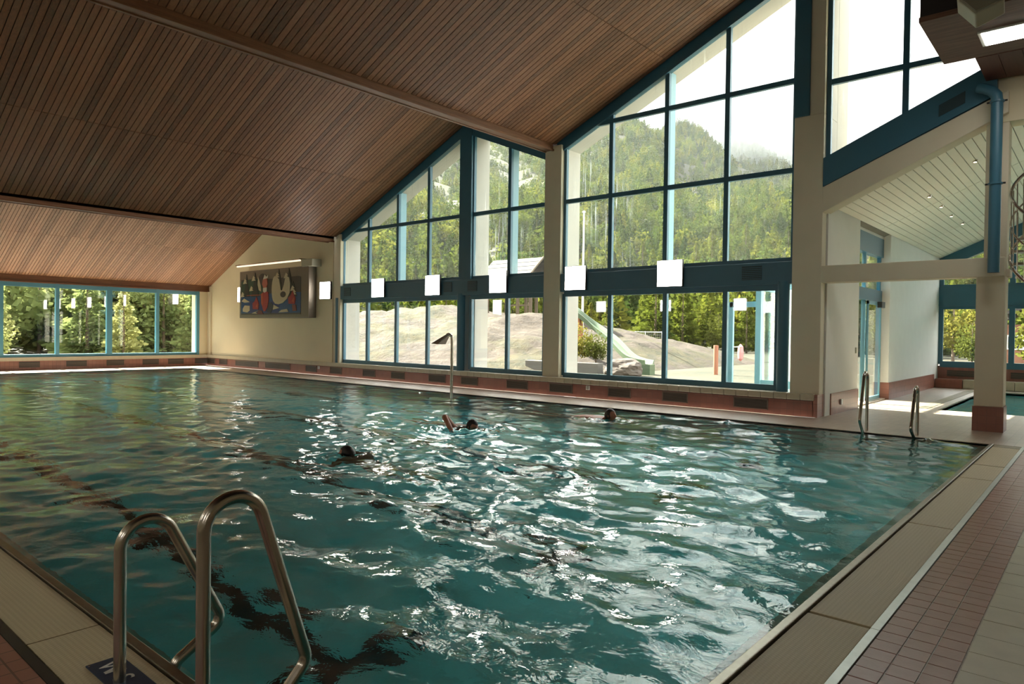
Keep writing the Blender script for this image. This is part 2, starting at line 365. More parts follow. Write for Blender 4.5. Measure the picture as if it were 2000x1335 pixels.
# gutter channel, steel bars, grating panels, aluminium strips
gu = empty('overflow_gutter', (-1.28, 1.3, -.2)); tag(gu, 'overflow gutter with beige grating and steel rim along the pool edges', 'gutter')
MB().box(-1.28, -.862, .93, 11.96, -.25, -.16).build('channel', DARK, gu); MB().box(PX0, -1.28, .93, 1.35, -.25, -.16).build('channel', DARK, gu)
bevel(MB().box(-1.28, -1.232, 1.302, 11.95, -.20, .010).build('rim_bar', STEEL_D, gu), .006)
bevel(MB().box(PX0, -1.282, 1.302, 1.35, -.20, .010).build('rim_bar', STEEL_D, gu), .006)
jy = [1.30, 3.93, 6.40, 8.89, 9.92, 11.72]
for a, b in zip(jy[:-1], jy[1:]):
    bevel(MB().box(-1.224, -.915, a + (.022 if a > 1.4 else .0), b - .006, -.05, -.004).build('grating_panel', GRATE_R, gu), .004)
bevel(MB().box(-1.224, -.915, .985, 1.295, -.05, -.004).build('grating_panel', GRATE_R, gu), .004)
MB().box(-1.224, -.915, 3.905, 3.95, -.06, -.02).build('crosspiece', ALU, gu)
for k in range(8): MB().box(-1.224, -.915, 11.735 + .03*k, 11.75 + .03*k, -.05, -.004).build('grating_bar', CREAMTILE, gu)
xs = [-1.235, -3.85, -6.3, -8.8, -11.3, -13.8, -16.3, -18.8, -21.3, -23.8, PX0]
for a, b in zip(xs[:-1], xs[1:]):
    bevel(MB().box(b + .006, a - .006, .984, 1.296, -.05, -.004).build('grating_panel', GRATE_N, gu), .004)
ys = [.93, 3.915, 7.6, 9.9, 11.96]
for a, b in zip(ys[:-1], ys[1:]): bevel(MB().box(-.910, -.866, a + .002, b - .002, -.2, .003).build('edge_strip', ALU, gu), .002)
MB().box(PX0, -.866, .932, .976, -.2, .002).build('edge_strip', GRILLE, gu)
# sign plate lying on the near grating
sg = empty('depth_sign', (-3.2, 1.17, 0)); tag(sg, 'small navy sign plate with white letters lying on the near grating', 'sign')
bevel(MB().box(-3.40, -2.86, 1.09, 1.235, -.003, .004).build('plate', NAVY, sg), .002)
def letters(txt, size, x, y, z, parent, name='letter', mat=None, rot=None, sp=.0):
    for k, ch in enumerate(txt):
        if ch == ' ': continue
        c = bpy.data.curves.new('t', 'FONT'); c.body = ch; c.size = size; c.extrude = .0006; c.offset = .0008
        to = bpy.data.objects.new('t', c); COL.objects.link(to); bpy.context.view_layer.update()
        me = bpy.data.meshes.new_from_object(to.evaluated_get(bpy.context.evaluated_depsgraph_get())); bpy.data.objects.remove(to)
        me.transform(Matrix.Translation((x + sp*k, y, z))); me.materials.clear(); me.materials.append(mat); obj(name, me, parent)
letters('WIS E', .115, -3.36, 1.122, .005, sg, mat=WHITEP, sp=.085)
for sx_, sy_ in ((-3.385, 1.225), (-3.385, 1.1), (-2.875, 1.225), (-2.875, 1.1)): MB().lathe([(.005, 0), (.004, .003)], (sx_, sy_, .004), 8).build('screw', STEEL, sg)

# ================================================================== the window wall
def up_line(b, drop): return lambda x: min(rise(b, x), pk(b) - .41*(x - PKX[b])) - drop
base = struct(MB().box(-28.0, -4.15, 13.37, 13.72, 0, .31).build('baseboard_right', REDWALL), 'red tiled plinth running below the big windows', 'plinth')
MB().box(-28.0, -4.17, 13.34, 13.72, .30, .405).build('sill_bed', GROUT, base)
n = 0; x = -4.13
while x > -15.5:                                                       # sill tiles near enough to tell apart
    bevel(MB().box(x - .243, x, 13.325, 13.72, .312, .432).build('sill_tile', SILLTILE, base), .012); x -= .248
MB().box(-28.0, x, 13.325, 13.72, .312, .432).build('sill_run', SILLTILE, base)
GR = [(-27.9,-27.3), (-26.9,-26.3), (-25.6,-23.95), (-23.4,-21.8), (-20.78,-20.17), (-19.36,-18.76), (-17.62,-17.05), (-16.25,-15.67), (-14.6,-13.95), (-13.3,-12.72), (-11.66,-11.0), (-10.28,-9.63), (-8.6,-8.05), (-7.23,-6.68), (-5.65,-5.0)]
for a, b in GR:
    g = MB().box(a, b, 13.362, 13.372, .085, .285).build('vent_grille', GRILLE, base)
    fr_ = MB().box(a - .02, b + .02, 13.352, 13.37, .265, .288).box(a - .02, b + .02, 13.352, 13.37, .075, .095).box(a - .02, a, 13.352, 13.37, .075, .288).box(b, b + .02, 13.352, 13.37, .075, .288)
    for k in range(6): fr_.box(a, b, 13.356, 13.364, .108 + .027*k, .116 + .027*k)
    fr_.build('grille_frame', pbr('grille_frame', (.20, .14, .10), .5), g)
for sx_ in (-9.17, -20.03):
    s_ = bevel(MB().box(sx_ - .05, sx_ + .05, 13.345, 13.37, .19, .29).build('wall_socket', PLASTW, base), .006); MB().lathe([(.022, 0), (.02, .004)], (0, 0, 0), 12)
    MB().box(sx_ - .03, sx_ + .03, 13.340, 13.346, .205, .235).box(sx_ - .03, sx_ + .03, 13.340, 13.346, .245, .275).build('socket_face', pbr('socket_face', (.5, .47, .42), .5), s_)
def column(name, x0, x1, y0, y1, z0, z1, lab, mat=None): return bevel(struct(B(x0, x1, y0, y1, z0, z1).build(name, mat or CREAM2), lab, 'column'), .012)
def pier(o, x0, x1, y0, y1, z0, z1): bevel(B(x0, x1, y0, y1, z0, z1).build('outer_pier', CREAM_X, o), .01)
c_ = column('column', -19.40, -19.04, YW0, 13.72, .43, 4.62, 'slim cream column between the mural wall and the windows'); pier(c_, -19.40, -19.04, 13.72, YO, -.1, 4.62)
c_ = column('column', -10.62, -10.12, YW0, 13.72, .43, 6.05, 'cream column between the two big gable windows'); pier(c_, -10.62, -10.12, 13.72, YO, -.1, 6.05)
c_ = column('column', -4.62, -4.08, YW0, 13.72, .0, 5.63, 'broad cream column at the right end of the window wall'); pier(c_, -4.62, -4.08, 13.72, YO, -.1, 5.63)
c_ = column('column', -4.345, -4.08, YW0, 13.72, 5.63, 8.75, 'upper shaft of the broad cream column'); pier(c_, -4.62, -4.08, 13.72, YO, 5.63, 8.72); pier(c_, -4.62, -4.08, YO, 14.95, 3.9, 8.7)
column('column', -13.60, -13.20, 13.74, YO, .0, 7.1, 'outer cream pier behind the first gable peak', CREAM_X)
bevel(struct(B(-4.62, -4.34, 13.44, 13.72, 5.63, 8.7).build('trim_1', BLUE), 'dark blue post under the second gable peak', 'post'), .01)
bevel(struct(B(-13.63, -13.18, 13.52, 13.72, 2.9, 7.18).build('trim_2', BLUE), 'dark blue post under the first gable peak', 'post'), .01)
for px, lab in ((-19.21, 'round blue post at the far end of the lower windows'), (-13.55, 'round blue post in the middle of the lower windows'), (-4.79, 'round blue post at the near end of the lower windows')):
    struct(MB().tube([(px, 13.56, .43), (px, 13.56, 2.55)], .11, 20).build('trim_post', BLUE, smooth=False), lab, 'post'); auto(bpy.data.objects[-1] if False else COL.objects[-1])
MB()
# transom band
bd = empty('trim_3', (-12, 13.5, 2.5)); struct(bd, 'dark blue band across the windows at lamp height', 'band')
for a, b in ((-19.42, -10.62), (-10.12, -4.62)):
    bevel(MB().box(a, b, 13.50, 13.72, 2.50, 2.93).build('band_box', BLUE, bd), .01)
for a, b in ((-18.85,-18.5), (-14.18,-13.86), (-13.25,-12.9), (-5.6,-5.2)):
    g = MB().box(a, b, 13.488, 13.502, 2.60, 2.87).build('band_grille', pbr('band_grille', (.018, .05, .06), .5), bd)
    fb = MB()
    for k in range(7): fb.box(a, b, 13.483, 13.49, 2.615 + .036*k, 2.628 + .036*k)
    fb.build('grille_slat', BLUE, g)
def cell(x0, x1, z0, z1, top=None, bot=None):
    """a pane outline cut to a sloping head or sill"""
    def zt(x): return min(z1, top(x)) if top else z1
    def zb(x): return max(z0, bot(x)) if bot else z0
    xs_ = [x0 + (x1 - x0)*k/24 for k in range(25)]
    ok = [x for x in xs_ if zt(x) - zb(x) > .02]
    if len(ok) < 2: return None
    up = [(x, zt(x)) for x in ok]; dn = [(x, zb(x)) for x in ok]
    def thin(L):
        out = [L[0]]
        for i in range(1, len(L)-1):
            (xa, za), (xb, zb_), (xc, zc) = out[-1], L[i], L[i+1]
            if abs((zb_ - za)*(xc - xb) - (zc - zb_)*(xb - xa)) > 1e-6: out.append(L[i])
        return out + [L[-1]]
    return thin(dn) + thin(up)[::-1]
def glazing(name, lab, xsv, zsv, top=None, bot=None, deep=(), fw=.05, gm=None, bottom_rail=None, wy=YF):
    w = empty(name, (xsv[0], wy, zsv[0])); struct(w, lab, 'window')
    zmax = zsv[-1]
    for i, x in enumerate(xsv):
        h = min(zmax, top(x)) if top else zmax; b0 = max(zsv[0], bot(x)) if bot else zsv[0]
        y1 = wy + .085
        if h - b0 > .05: MB().box(x - fw, x + fw, wy, y1, b0, h).build('mullion', BLUE, w)
        if x in deep and h - b0 > .05: MB().box(x - .04, x + .05, wy + .085, wy + .30, b0, h).build('outer_fin', BLUE_L, w)  # mullion blue lightened on the fins to stand in for daylight
        elif h - b0 > .05: MB().box(x - .03, x + .03, wy + .085, wy + .11, b0, h).build('outer_bead', BLUE, w)
    for j, z in enumerate(zsv):
        pts = [x for x in np.linspace(xsv[0], xsv[-1], 200) if (not top or top(x) > z - .02) and (not bot or bot(x) < z + .05)]
        if len(pts) > 1 and not (top and j == len(zsv)-1):
            hh = fw if 0 < j < len(zsv)-1 else fw*1.3
            MB().box(pts[0], pts[-1], wy + .004, wy + .082, z - hh, z + hh).build('transom', BLUE, w)
    for x0, x1 in zip(xsv[:-1], xsv[1:]):
        for z0, z1 in zip(zsv[:-1], zsv[1:]):
            pl = cell(x0 + .03, x1 - .03, z0 + .03, z1 - .03, top, bot)
            if pl: MB().xz(pl, wy + .045, wy + .057).build('pane', gm or GLASS, w)
    return w
TB = up_line('B', .20); TC = up_line('C', .20); TD = lambda x: pk('C') - .41*(x - PKX['C']) - .2
SB = lambda x: 4.82 + .44*(x + 3.96)
wB = glazing('window_1', 'tall gable window left of the cream column, upper panes', [-19.08, -17.73, -16.33, -14.96, -13.60], [2.95, 4.69, 7.2], TB, None, (-16.33,))
wB2 = glazing('window_2', 'narrow upper window between the first gable peak and the cream column', [-13.20, -11.87, -10.66], [2.95, 4.69, 7.2], TB, None, (-11.87,))
wC = glazing('window_3', 'largest gable window, upper panes showing the mountain', [-10.10, -8.79, -7.38, -6.01, -4.64], [2.95, 4.68, 6.39, 8.7], TC, None, (-7.38,))
wD = glazing('window_4', 'upper window with sloping sill above the annex roof', [-4.05, -2.78, -1.50], [4.3, 6.21, 8.6], TD, SB, ())
wl1 = glazing('window_5', 'row of four lower panes facing the rock outcrop', [-19.04, -17.78, -16.38, -14.99, -13.67], [.48, 2.45], gm=GLASS_P)
wl2 = glazing('window_6', 'pair of lower panes facing the play hut', [-13.24, -11.92, -10.68], [.48, 2.45], gm=GLASS_P)
wl3 = glazing('window_7', 'row of four lower panes facing the green slide', [-10.08, -8.77, -7.36, -5.99, -4.92], [.48, 2.45], gm=GLASS_P)
for w, xa, xb, ln in ((wB, -19.30, -13.5, TB), (wB2, -13.4, -10.6, TB), (wC, -10.3, -4.6, TC), (wD, -4.1, -1.4, TD)):
    MB().xz([(xa, ln(xa) - .06), (xb, ln(xb) - .06), (xb, ln(xb) + .26), (xa, ln(xa) + .26)], 13.54, 13.68).build('raking_head', BLUE, w)
# sloping blue sill beam of the annex window with its grille
MB().xz([(-4.08, SB(-4.08) - .50), (-1.45, SB(-1.45) - .52), (-1.45, SB(-1.45) + .02), (-4.08, SB(-4.08) + .02)], 13.46, 13.74).build('raking_sill', BLUE, wD)
gz = lambda x: 4.27 + .43*(x + 4.05) + .24
MB().xz([(-2.25, gz(-2.25) - .09), (-1.88, gz(-1.88) - .09), (-1.88, gz(-1.88) + .10), (-2.25, gz(-2.25) + .10)], 13.445, 13.47).build('sill_grille', pbr('band_grille', (.018, .05, .06), .5), wD)
# concrete frame outside: soffits along the rake
for nm, xa, xb, ln, lab in (('trim_4', -19.04, -13.55, TB, 'outer cream soffit along the first gable'), ('trim_5', -13.3, -10.62, TB, 'outer cream soffit falling to the cream column'), ('trim_6', -10.12, -4.62, TC, 'outer cream soffit along the second gable'), ('trim_7', -4.08, X_R, TD, 'outer cream soffit over the annex window')):
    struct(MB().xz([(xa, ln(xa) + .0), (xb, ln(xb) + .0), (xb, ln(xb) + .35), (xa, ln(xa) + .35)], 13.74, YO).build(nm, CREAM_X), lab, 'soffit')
# mural wall
mw = MB().xz([(-28.3, .43), (-19.4, .43), (-19.4, 4.6), (PKX['A'], pk('A') + .1), (-28.3, rise('A', -28.3) + .1)], 13.45, 13.75)
WR = struct(mw.build('wall_right', CREAM), 'plain cream wall carrying the mural', 'wall')
bevel(struct(B(-28.0, -27.75, 13.38, 13.5, .43, 3.2).build('trim_8', CREAM2), 'narrow cream pilaster in the far corner', 'pilaster'), .01)
# annex portal: cross beam, raking beam, right column
bevel(struct(B(-4.09, -1.30, YW0, 13.85, 2.50, 2.81).build('trim_9', CREAM2), 'horizontal cream beam across the annex opening', 'beam'), .012)
bevel(struct(MB().xz([(-4.09, 3.79), (-1.3, 5.10), (-1.3, 5.45), (-4.09, 4.26)], YW0, 13.85).build('trim_10', CREAM2), 'sloping cream beam above the annex opening', 'beam'), .012)
rc = empty('column_right', (-1.5, 13.6, 0)); struct(rc, 'cream column with red tiled foot at the annex opening', 'column')
bevel(MB().box(-1.685, -1.29, 13.55, 13.95, .40, 2.52).build('shaft', CREAM2, rc), .015); bevel(MB().box(-1.60, -1.29, 13.62, 13.95, 2.52, 5.6).build('upper_shaft', CREAM2, rc), .01)
MB().box(-1.70, -1.275, 13.53, 13.97, 0, .40).build('foot', REDWALL, rc)
bevel(MB().box(-1.30, -1.24, 13.60, 13.95, 2.5, 2.62).build('bracket', CREAM2, rc), .01)
bf = struct(MB().box(-4.16, -4.075, 13.37, 13.75, 0, .42).build('baseboard_corner', REDWALL_Y), 'red tiled end of the plinth at the broad column', 'plinth')
MB().box(-4.4, -4.06, 13.75, 14.05, 0, .415).build('return', REDWALL, bf)
# blue rain pipe
pp = empty('rain_pipe', (-1.43, 13.3, 2.5)); tag(pp, 'dark blue pipe running down the right column', 'pipe')
path = [(-1.68, 13.33, 5.52), (-1.60, 13.31, 5.48), (-1.50, 13.30, 5.42), (-1.44, 13.30, 5.34), (-1.43, 13.30, 5.24), (-1.43, 13.30, 4.0), (-1.43, 13.32, 2.55)]
auto(MB().tube(path, .082, 18).build('pipe_run', BLUE, pp))
for z in (5.24, 3.95):
    MB().lathe([(.084, 0), (.10, .005), (.10, .03), (.084, .035)], (-1.43, 13.30, z - .02), 18).build('pipe_clamp', BLUE, pp)
    for s_ in (-1, 1): MB().tube([(-1.43 + s_*.10, 13.30, z), (-1.43 + s_*.135, 13.30, z)], .014, 8).build('clamp_bolt', DARK, pp)

# ================================================================== end wall with windows
ew = MB().box(-28.6, -28.0, Y_NEAR, 13.75, 0, .31); ew.box(-28.6, -28.06, Y_NEAR, 13.75, 2.98, 3.6); ew.box(-28.6, -28.0, 13.02, 13.75, .31, 3.3)
WF = struct(ew.build('wall_far', CREAM), 'far end wall of the pool hall', 'wall')
bp = struct(MB().box(-28.04, -27.92, Y_NEAR, 13.37, 0, .31).build('baseboard_far', REDWALL_Y), 'red tiled plinth under the far windows', 'plinth')
MB().box(-28.04, -27.88, Y_NEAR, 13.40, .31, .43).build('sill_run', SILLTILE, bp)
for a, b in ((6.9, 7.5), (8.3, 8.95), (9.6, 10.2), (10.85, 11.45), (11.8, 12.4), (12.85, 13.35), (5.5, 6.1), (4.2, 4.8)):
    g = MB().box(-27.93, -27.915, a, b, .085, .285).build('vent_grille', GRILLE, bp)
    f_ = MB()
    for k in range(6): f_.box(-27.916, -27.908, a, b, .10 + .028*k, .11 + .028*k)
    f_.build('grille_slat', pbr('grille_frame', (.20, .14, .10), .5), g)
BLUE_F = pbr('teal_paint', (.10, .30, .40), .4, var=.06)
fw_ = empty('window_8', (-28.1, 6.4, .43)); struct(fw_, 'row of wide far windows behind the pool', 'window')
ysf = [13.0, 11.43, 9.72, 8.05, 6.42, 4.75, 3.1, 1.4, -.3, -2.0]
for k, y in enumerate(ysf): MB().box(-28.13, -27.99, y - (.09 if k == 2 else .055), y + (.09 if k == 2 else .055), .43, 3.0).build('mullion', BLUE_F, fw_)
MB().box(-28.12, -28.0, Y_NEAR, 13.05, .43, .53).build('transom', BLUE_F, fw_); MB().box(-28.12, -28.0, Y_NEAR, 13.05, 2.84, 3.0).build('transom', BLUE_F, fw_)
for y1, y0 in zip(ysf[:-1], ysf[1:]): MB().box(-28.066, -28.054, y0 + .04, y1 - .04, .50, 2.87).build('pane', GLASS_P, fw_)
# near wall and right wall behind the camera
struct(MB().box(-28.6, X_R, Y_NEAR - .3, Y_NEAR, 0, 12).build('wall_near', CREAM), 'cream wall behind the camera', 'wall')
struct(MB().box(X_R, X_R + .3, Y_NEAR - .3, 14.0, 0, 12.5).build('wall_side', CREAM), 'cream wall right of the camera', 'wall')
struct(MB().box(-1.46, X_R, 13.6, 14.0, 4.98, 12.0).box(1.0, X_R, 13.6, 14.0, 0, 5.0).build('wall_return', CREAM), 'cream wall beside the annex opening', 'wall')

# ================================================================== ceiling of larch slats
def slope(name, lab, xa, xb, zf, pitch, sw, joints, matl, y0=-.8, y1=13.50, slats=True):
    bk = MB().xz([(xa, zf(xa) + .03), (xb, zf(xb) + .03), (xb, zf(xb) + .33), (xa, zf(xa) + .33)], Y_NEAR - .2, YO)
    c = struct(bk.build(name, pbr('ceiling_backing', (.030, .016, .010), .9)), lab, 'ceiling')
    if not slats: return c
    segs = [xa] + joints + [xb]
    for a, b in zip(segs[:-1], segs[1:]):
        a += .006; b -= .006
        me = MB().xz([(a, zf(a)), (b, zf(b)), (b, zf(b) + .028), (a, zf(a) + .028)], -sw/2, sw/2).mesh('slat', matl)
        y = y1 - sw/2
        while y > y0: obj('slat', me, c, (0, y, random.uniform(-.002, .002))); y -= pitch
        MB().xz([(a, zf(a)), (b, zf(b)), (b, zf(b) + .028), (a, zf(a) + .028)], Y_NEAR, y0 - .05).build('slat_field', matl, c)
    return c
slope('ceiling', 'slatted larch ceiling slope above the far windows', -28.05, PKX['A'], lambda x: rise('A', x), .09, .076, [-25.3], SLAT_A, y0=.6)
slope('ceiling', 'short slatted slope falling to the second beam', PKX['A'], -19.4, lambda x: pk('A') - .41*(x - PKX['A']), .118, .1, [], SLAT, slats=False)
slope('ceiling', 'wide slatted larch ceiling slope in the middle of the hall', -19.3, PKX['B'], lambda x: rise('B', x), .118, .103, [-16.42], SLAT)
slope('ceiling', 'short slatted slope falling to the nearest beam', PKX['B'], -10.5, lambda x: pk('B') - .41*(x - PKX['B']), .118, .1, [], SLAT, slats=False)
slope('ceiling', 'nearest slatted larch ceiling slope rising to the second gable', -10.35, PKX['C'], lambda x: rise('C', x), .118, .103, [-7.36], SLAT)
slope('ceiling', 'ceiling slope behind the second gable peak', PKX['C'], -1.5, lambda x: pk('C') - .41*(x - PKX['C']), .118, .1, [], SLAT, slats=False)
slope('ceiling', 'ceiling slope over the camera', -1.5, X_R + .3, lambda x: 7.42 + SL*(x + 1.5), .118, .1, [], SLAT, slats=False)
def beam(x0, x1, z0, z1, lab, y1=13.48):
    e_ = empty('beam', ((x0 + x1)/2, 5, z0)); struct(e_, lab, 'beam')
    bevel(MB().box(x0, x1, Y_NEAR, y1, z0, z1).build('beam_body', BEAM, e_), .01)
    bevel(MB().box(x0 - .025, x0 + .03, Y_NEAR, y1, z0 - .018, z0 + .03).build('beam_bead', BEAM, e_), .006); bevel(MB().box(x1 - .03, x1 + .025, Y_NEAR, y1, z0 - .018, z0 + .03).build('beam_bead', BEAM, e_), .006)
beam(-10.61, -10.37, 5.94, 6.35, 'larch valley beam ending on the cream column'); beam(-19.68, -19.40, 4.40, 4.75, 'larch valley beam ending above the mural wall')
beam(-28.02, -27.86, 3.00, 3.28, 'orange larch beam over the far windows', 13.38); beam(-1.72, -1.40, 7.3, 7.8, 'larch valley beam near the camera')

# ================================================================== lamps
def lamp(x, lab, y=13.42, sgn=1, z0=2.53, z1=3.08, w=.58, group='square wall lamps'):
    L = empty('wall_lamp', (x, y + sgn*.08, (z0 + z1)/2)); tag(L, lab, 'lamp', group)
    bevel(MB().box(x - w/2 - .012, x + w/2 + .012, y + .004*sgn if sgn > 0 else y - .07, y + .07 if sgn > 0 else y - .004, z0 - .012, z1 + .012).build('housing', GRILLE, L), .004)
    bevel(MB().box(x - w/2, x + w/2, min(y, y + .01*sgn), max(y, y + .01*sgn), z0, z1).build('diffuser', PANEL, L), .003)
for x, lab in ((-17.03, 'square white wall lamp at the far end of the blue band'), (-14.58, 'second square lamp from the far end of the blue band'), (-12.09, 'square lamp just left of the cream column'), (-9.63, 'square lamp just right of the cream column'), (-7.16, 'largest square wall lamp, nearest on the blue band')): lamp(x, lab)
lamp(-19.72, 'square lamp on the cream wall right of the mural', 13.36); lamp(-25.2, 'square lamp half hidden behind the left edge of the mural', 13.36)
for x in (-20.0, -16.3, -12.6, -8.9, -5.2, -1.5, 2.2): lamp(x, 'square fill lamp on the wall behind the camera', Y_NEAR + .08, -1, 2.62, 3.16, group='lamps behind the camera')  # three show reflected in the glass; the rest of the row is added fill

# ================================================================== mural
mu = empty('mural', (-22.6, 13.2, 1.9)); tag(mu, 'painted winter mural of snowy firs and figures on grey panel', 'mural')
MX0, MX1, MZ0, MZ1 = -24.92, -20.32, 1.90, 3.64; MY = 13.14
bevel(MB().box(MX0, MX1, MY, 13.44, MZ0, MZ1).build('panel', pbr('mural_grey', (.20, .17, .13), .45, .25, var=.1), mu), .02)
MU = lambda u, v: (MX0 + u*(MX1 - MX0), MZ0 + v*(MZ1 - MZ0))      # u,v on the panel
def patch(name, pts, col, d, key=None):
    MB().xz([MU(*q) for q in pts], MY - .006 - .003*d, MY + .004).build(name, pbr('mural_%s' % (key or '%02x%02x%02x' % tuple(int(c*255) for c in col)), col, .5, var=.06), mu)
def ell(cx, cz, a, b, n=20, t0=0, t1=360): return [(cx + a*math.cos(math.radians(t0 + (t1-t0)*k/n)), cz + b*math.sin(math.radians(t0 + (t1-t0)*k/n))) for k in range(n + (t1-t0 < 360))]
dk, gn, cr_, bl, nv, rd, og, wh = (.055,.048,.04), (.03,.075,.045), (.55,.48,.32), (.02,.075,.20), (.035,.05,.17), (.36,.035,.035), (.50,.10,.04), (.60,.58,.50)
patch('painted_field', [(.03,.07), (.9,.07), (.9,.80), (.86,.82), (.5,.80), (.03,.82)], dk, 0)
patch('painted_meadow', [(.03,.48), (.42,.48), (.42,.82), (.16,.82), (.03,.78)], gn, 1)
patch('painted_lake', [(.03,.10), (.9,.10), (.9,.50), (.70,.52), (.03,.46)], bl, 1)
patch('painted_shade', [(.15,.10), (.60,.10), (.62,.34), (.15,.36)], nv, 2)
for cx, w_, z0_, z1_ in ((.115, .05, .45, .93), (.25, .06, .45, .96), (.60, .06, .40, 1.03), (.74, .07, .40, 1.03), (.80, .05, .42, .72)):
    patch('painted_fir', [(cx - w_, z0_), (cx + w_, z0_), (cx + w_*.55, (z0_ + z1_)/2), (cx, min(z1_, .985)), (cx - w_*.4, (z0_ + z1_)/2)], (.028, .036, .028), 3)
for cx, cz in ((.09,.78), (.225,.83), (.575,.86), (.70,.84), (.05,.50), (.19,.62), (.79,.58), (.81,.50)):
    patch('painted_snow', [(cx - .03, cz - .05), (cx + .035, cz - .04), (cx + .01, cz), (cx + .03, cz + .005), (cx, cz + .06)], cr_, 4)
patch('painted_arch', ell(.365, .80, .065, .12), dk, 4)
patch('painted_letter', ell(.545, .58, .045, .27) , cr_, 4); patch('painted_letter_bowl', [(.53,.35), (.55,.29), (.60,.275), (.66,.30), (.72,.38), (.755,.5), (.76,.68), (.745,.80), (.715,.83), (.69,.78), (.675,.66), (.65,.55), (.63,.56), (.62,.66), (.605,.78), (.58,.82), (.555,.80)], cr_, 6)
patch('painted_letter_hole', ell(.665, .47, .038, .06), dk, 7)
patch('painted_wing', [(.30,.86), (.335,.70), (.345,.55), (.31,.58), (.29,.70)], cr_, 5)
patch('painted_figure', [(.345,.50), (.40,.56), (.45,.53), (.46,.38), (.44,.22), (.41,.14), (.385,.14), (.35,.30)], rd, 6); patch('painted_sash', [(.345,.50), (.375,.52), (.375,.24), (.35,.30)], og, 7)
patch('painted_face', [(.37,.80), (.43,.82), (.44,.70), (.42,.60), (.38,.62), (.36,.70)], (.45,.13,.09), 6); patch('painted_beard', [(.375,.62), (.43,.63), (.43,.55), (.40,.52), (.375,.55)], wh, 7)
patch('painted_crown', [(.375,.80), (.44,.82), (.445,.88), (.42,.85), (.40,.90), (.385,.84)], wh, 7)
patch('painted_staff', [(.12,.475), (.34,.475), (.34,.487), (.12,.487)], og, 5)
for a, b in ((.265,.19), (.785,.28)):
    patch('painted_dancer', [(a - .045, b), (a + .04, b - .01), (a + .05, b + .10), (a + .01, b + .26), (a - .02, b + .16), (a - .05, b + .12)], rd, 6); patch('painted_dancer_arm', [(a + .0, b + .05), (a + .03, b + .02), (a + .035, b + .14)], og, 7)
patch('painted_dancer_skirt', [(.80,.13), (.85,.14), (.84,.26), (.79,.26)], (.20,.05,.035), 7)
for pl in ([(.06,.14), (.13,.12), (.17,.16), (.17,.26), (.09,.27), (.06,.2)], [(.04,.36), (.08,.42), (.17,.34), (.09,.33)], [(.52,.17), (.61,.20), (.53,.27)], [(.60,.11), (.74,.12), (.72,.18), (.64,.16)], [(.20,.10), (.31,.16), (.26,.12), (.30,.09)]): patch('painted_snow', pl, cr_, 5)
patch('painted_rocks', [(.28,.08), (.38,.08), (.36,.15), (.31,.17)], (.14,.03,.03), 6); patch('painted_shadow_heart', [(.43,.12), (.49,.10), (.53,.22), (.50,.32), (.46,.32)], (.03,.035,.05), 5)
tl_ = empty('picture_light', (-22.7, 13.1, 3.8)); tag(tl_, 'slim strip light with reflector above the mural', 'lamp')
MB().tube([(-25.0, 13.08, 3.83), (-20.75, 13.08, 3.83)], .028, 10).build('tube', emitmat('strip_glow', (1.0, .85, .6), .8), tl_)
MB().box(-25.05, -20.7, 13.03, 13.13, 3.855, 3.885).build('reflector', STEEL, tl_)
for x in (-25.05, -23.6, -22.3, -20.95): MB().tube([(x, 13.08, 3.88), (x, 13.2, 3.92), (x, 13.46, 3.92)], .012, 6).build('bracket', STEEL_D, tl_)
bevel(MB().box(-20.68, -20.05, 13.08, 13.45, 3.62, 3.86).build('ballast_box', BEIGE, tl_), .01)

# ================================================================== annex behind the window wall
ZA = lambda x: 3.95 + .45*(x + 4.05)
sw_ = MB().box(-4.35, -4.05, 13.73, 15.92, .0, 4.1).box(-4.35, -4.05, 18.62, 25.3, 0, 4.1).box(-4.35, -4.2, 15.92, 18.62, 3.86, 4.1)
AW = struct(sw_.build('wall_annex', WHITE), 'white side wall of the annex', 'wall')
ab = struct(MB().box(-4.06, -4.03, 14.05, 15.92, 0, .41).box(-4.06, -4.03, 18.62, 24.3, 0, .41).box(-4.36, -4.03, 15.90, 15.925, 0, .41).box(-4.36, -4.03, 18.615, 18.64, 0, .41).build('baseboard_annex', REDWALL_Y), 'red tiled foot of the annex side wall', 'plinth')
bevel(MB().box(-4.03, -4.0, 14.62, 14.72, .16, .27).build('wall_socket', PLASTW, ab), .004)
dr = empty('door_1', (-4.25, 17.2, 0)); struct(dr, 'blue framed glass door in the annex side wall', 'door')
for y in (15.95, 17.25, 18.57): MB().box(-4.33, -4.25, y - .04, y + .04, .03, 3.86).build('frame_post', BLUE_L if y > 17 and y < 18 else BLUE, dr)
MB().box(-4.34, -4.22, 15.92, 18.62, 2.35, 2.62).build('frame_head', BLUE, dr); MB().box(-4.36, -4.2, 15.92, 18.62, 3.42, 3.86).build('frame_top', BLUE, dr)
for y0, y1 in ((15.99, 17.21), (17.29, 18.53)):
    MB().box(-4.294, -4.286, y0, y1, 2.62, 3.42).build('pane', GLASS_P, dr)
MB().box(-4.294, -4.286, 15.99, 17.21, .05, 2.35).build('pane', GLASS_P, dr)
lf = MB(); lf.box(-4.24, -4.20, 17.30, 17.36, .04, 2.34); lf.box(-4.24, -4.20, 18.44, 18.50, .04, 2.34); lf.box(-4.24, -4.20, 17.3, 18.5, .04, .12); lf.box(-4.24, -4.20, 17.3, 18.5, 2.26, 2.34)
lf.build('door_leaf', BLUE_L, dr); MB().box(-4.224, -4.216, 17.36, 18.44, .12, 2.26).build('pane', GLASS_P, dr)
MB().box(-4.20, -4.10, 18.1, 18.4, 2.2, 2.34).build('door_closer', GRILLE, dr)
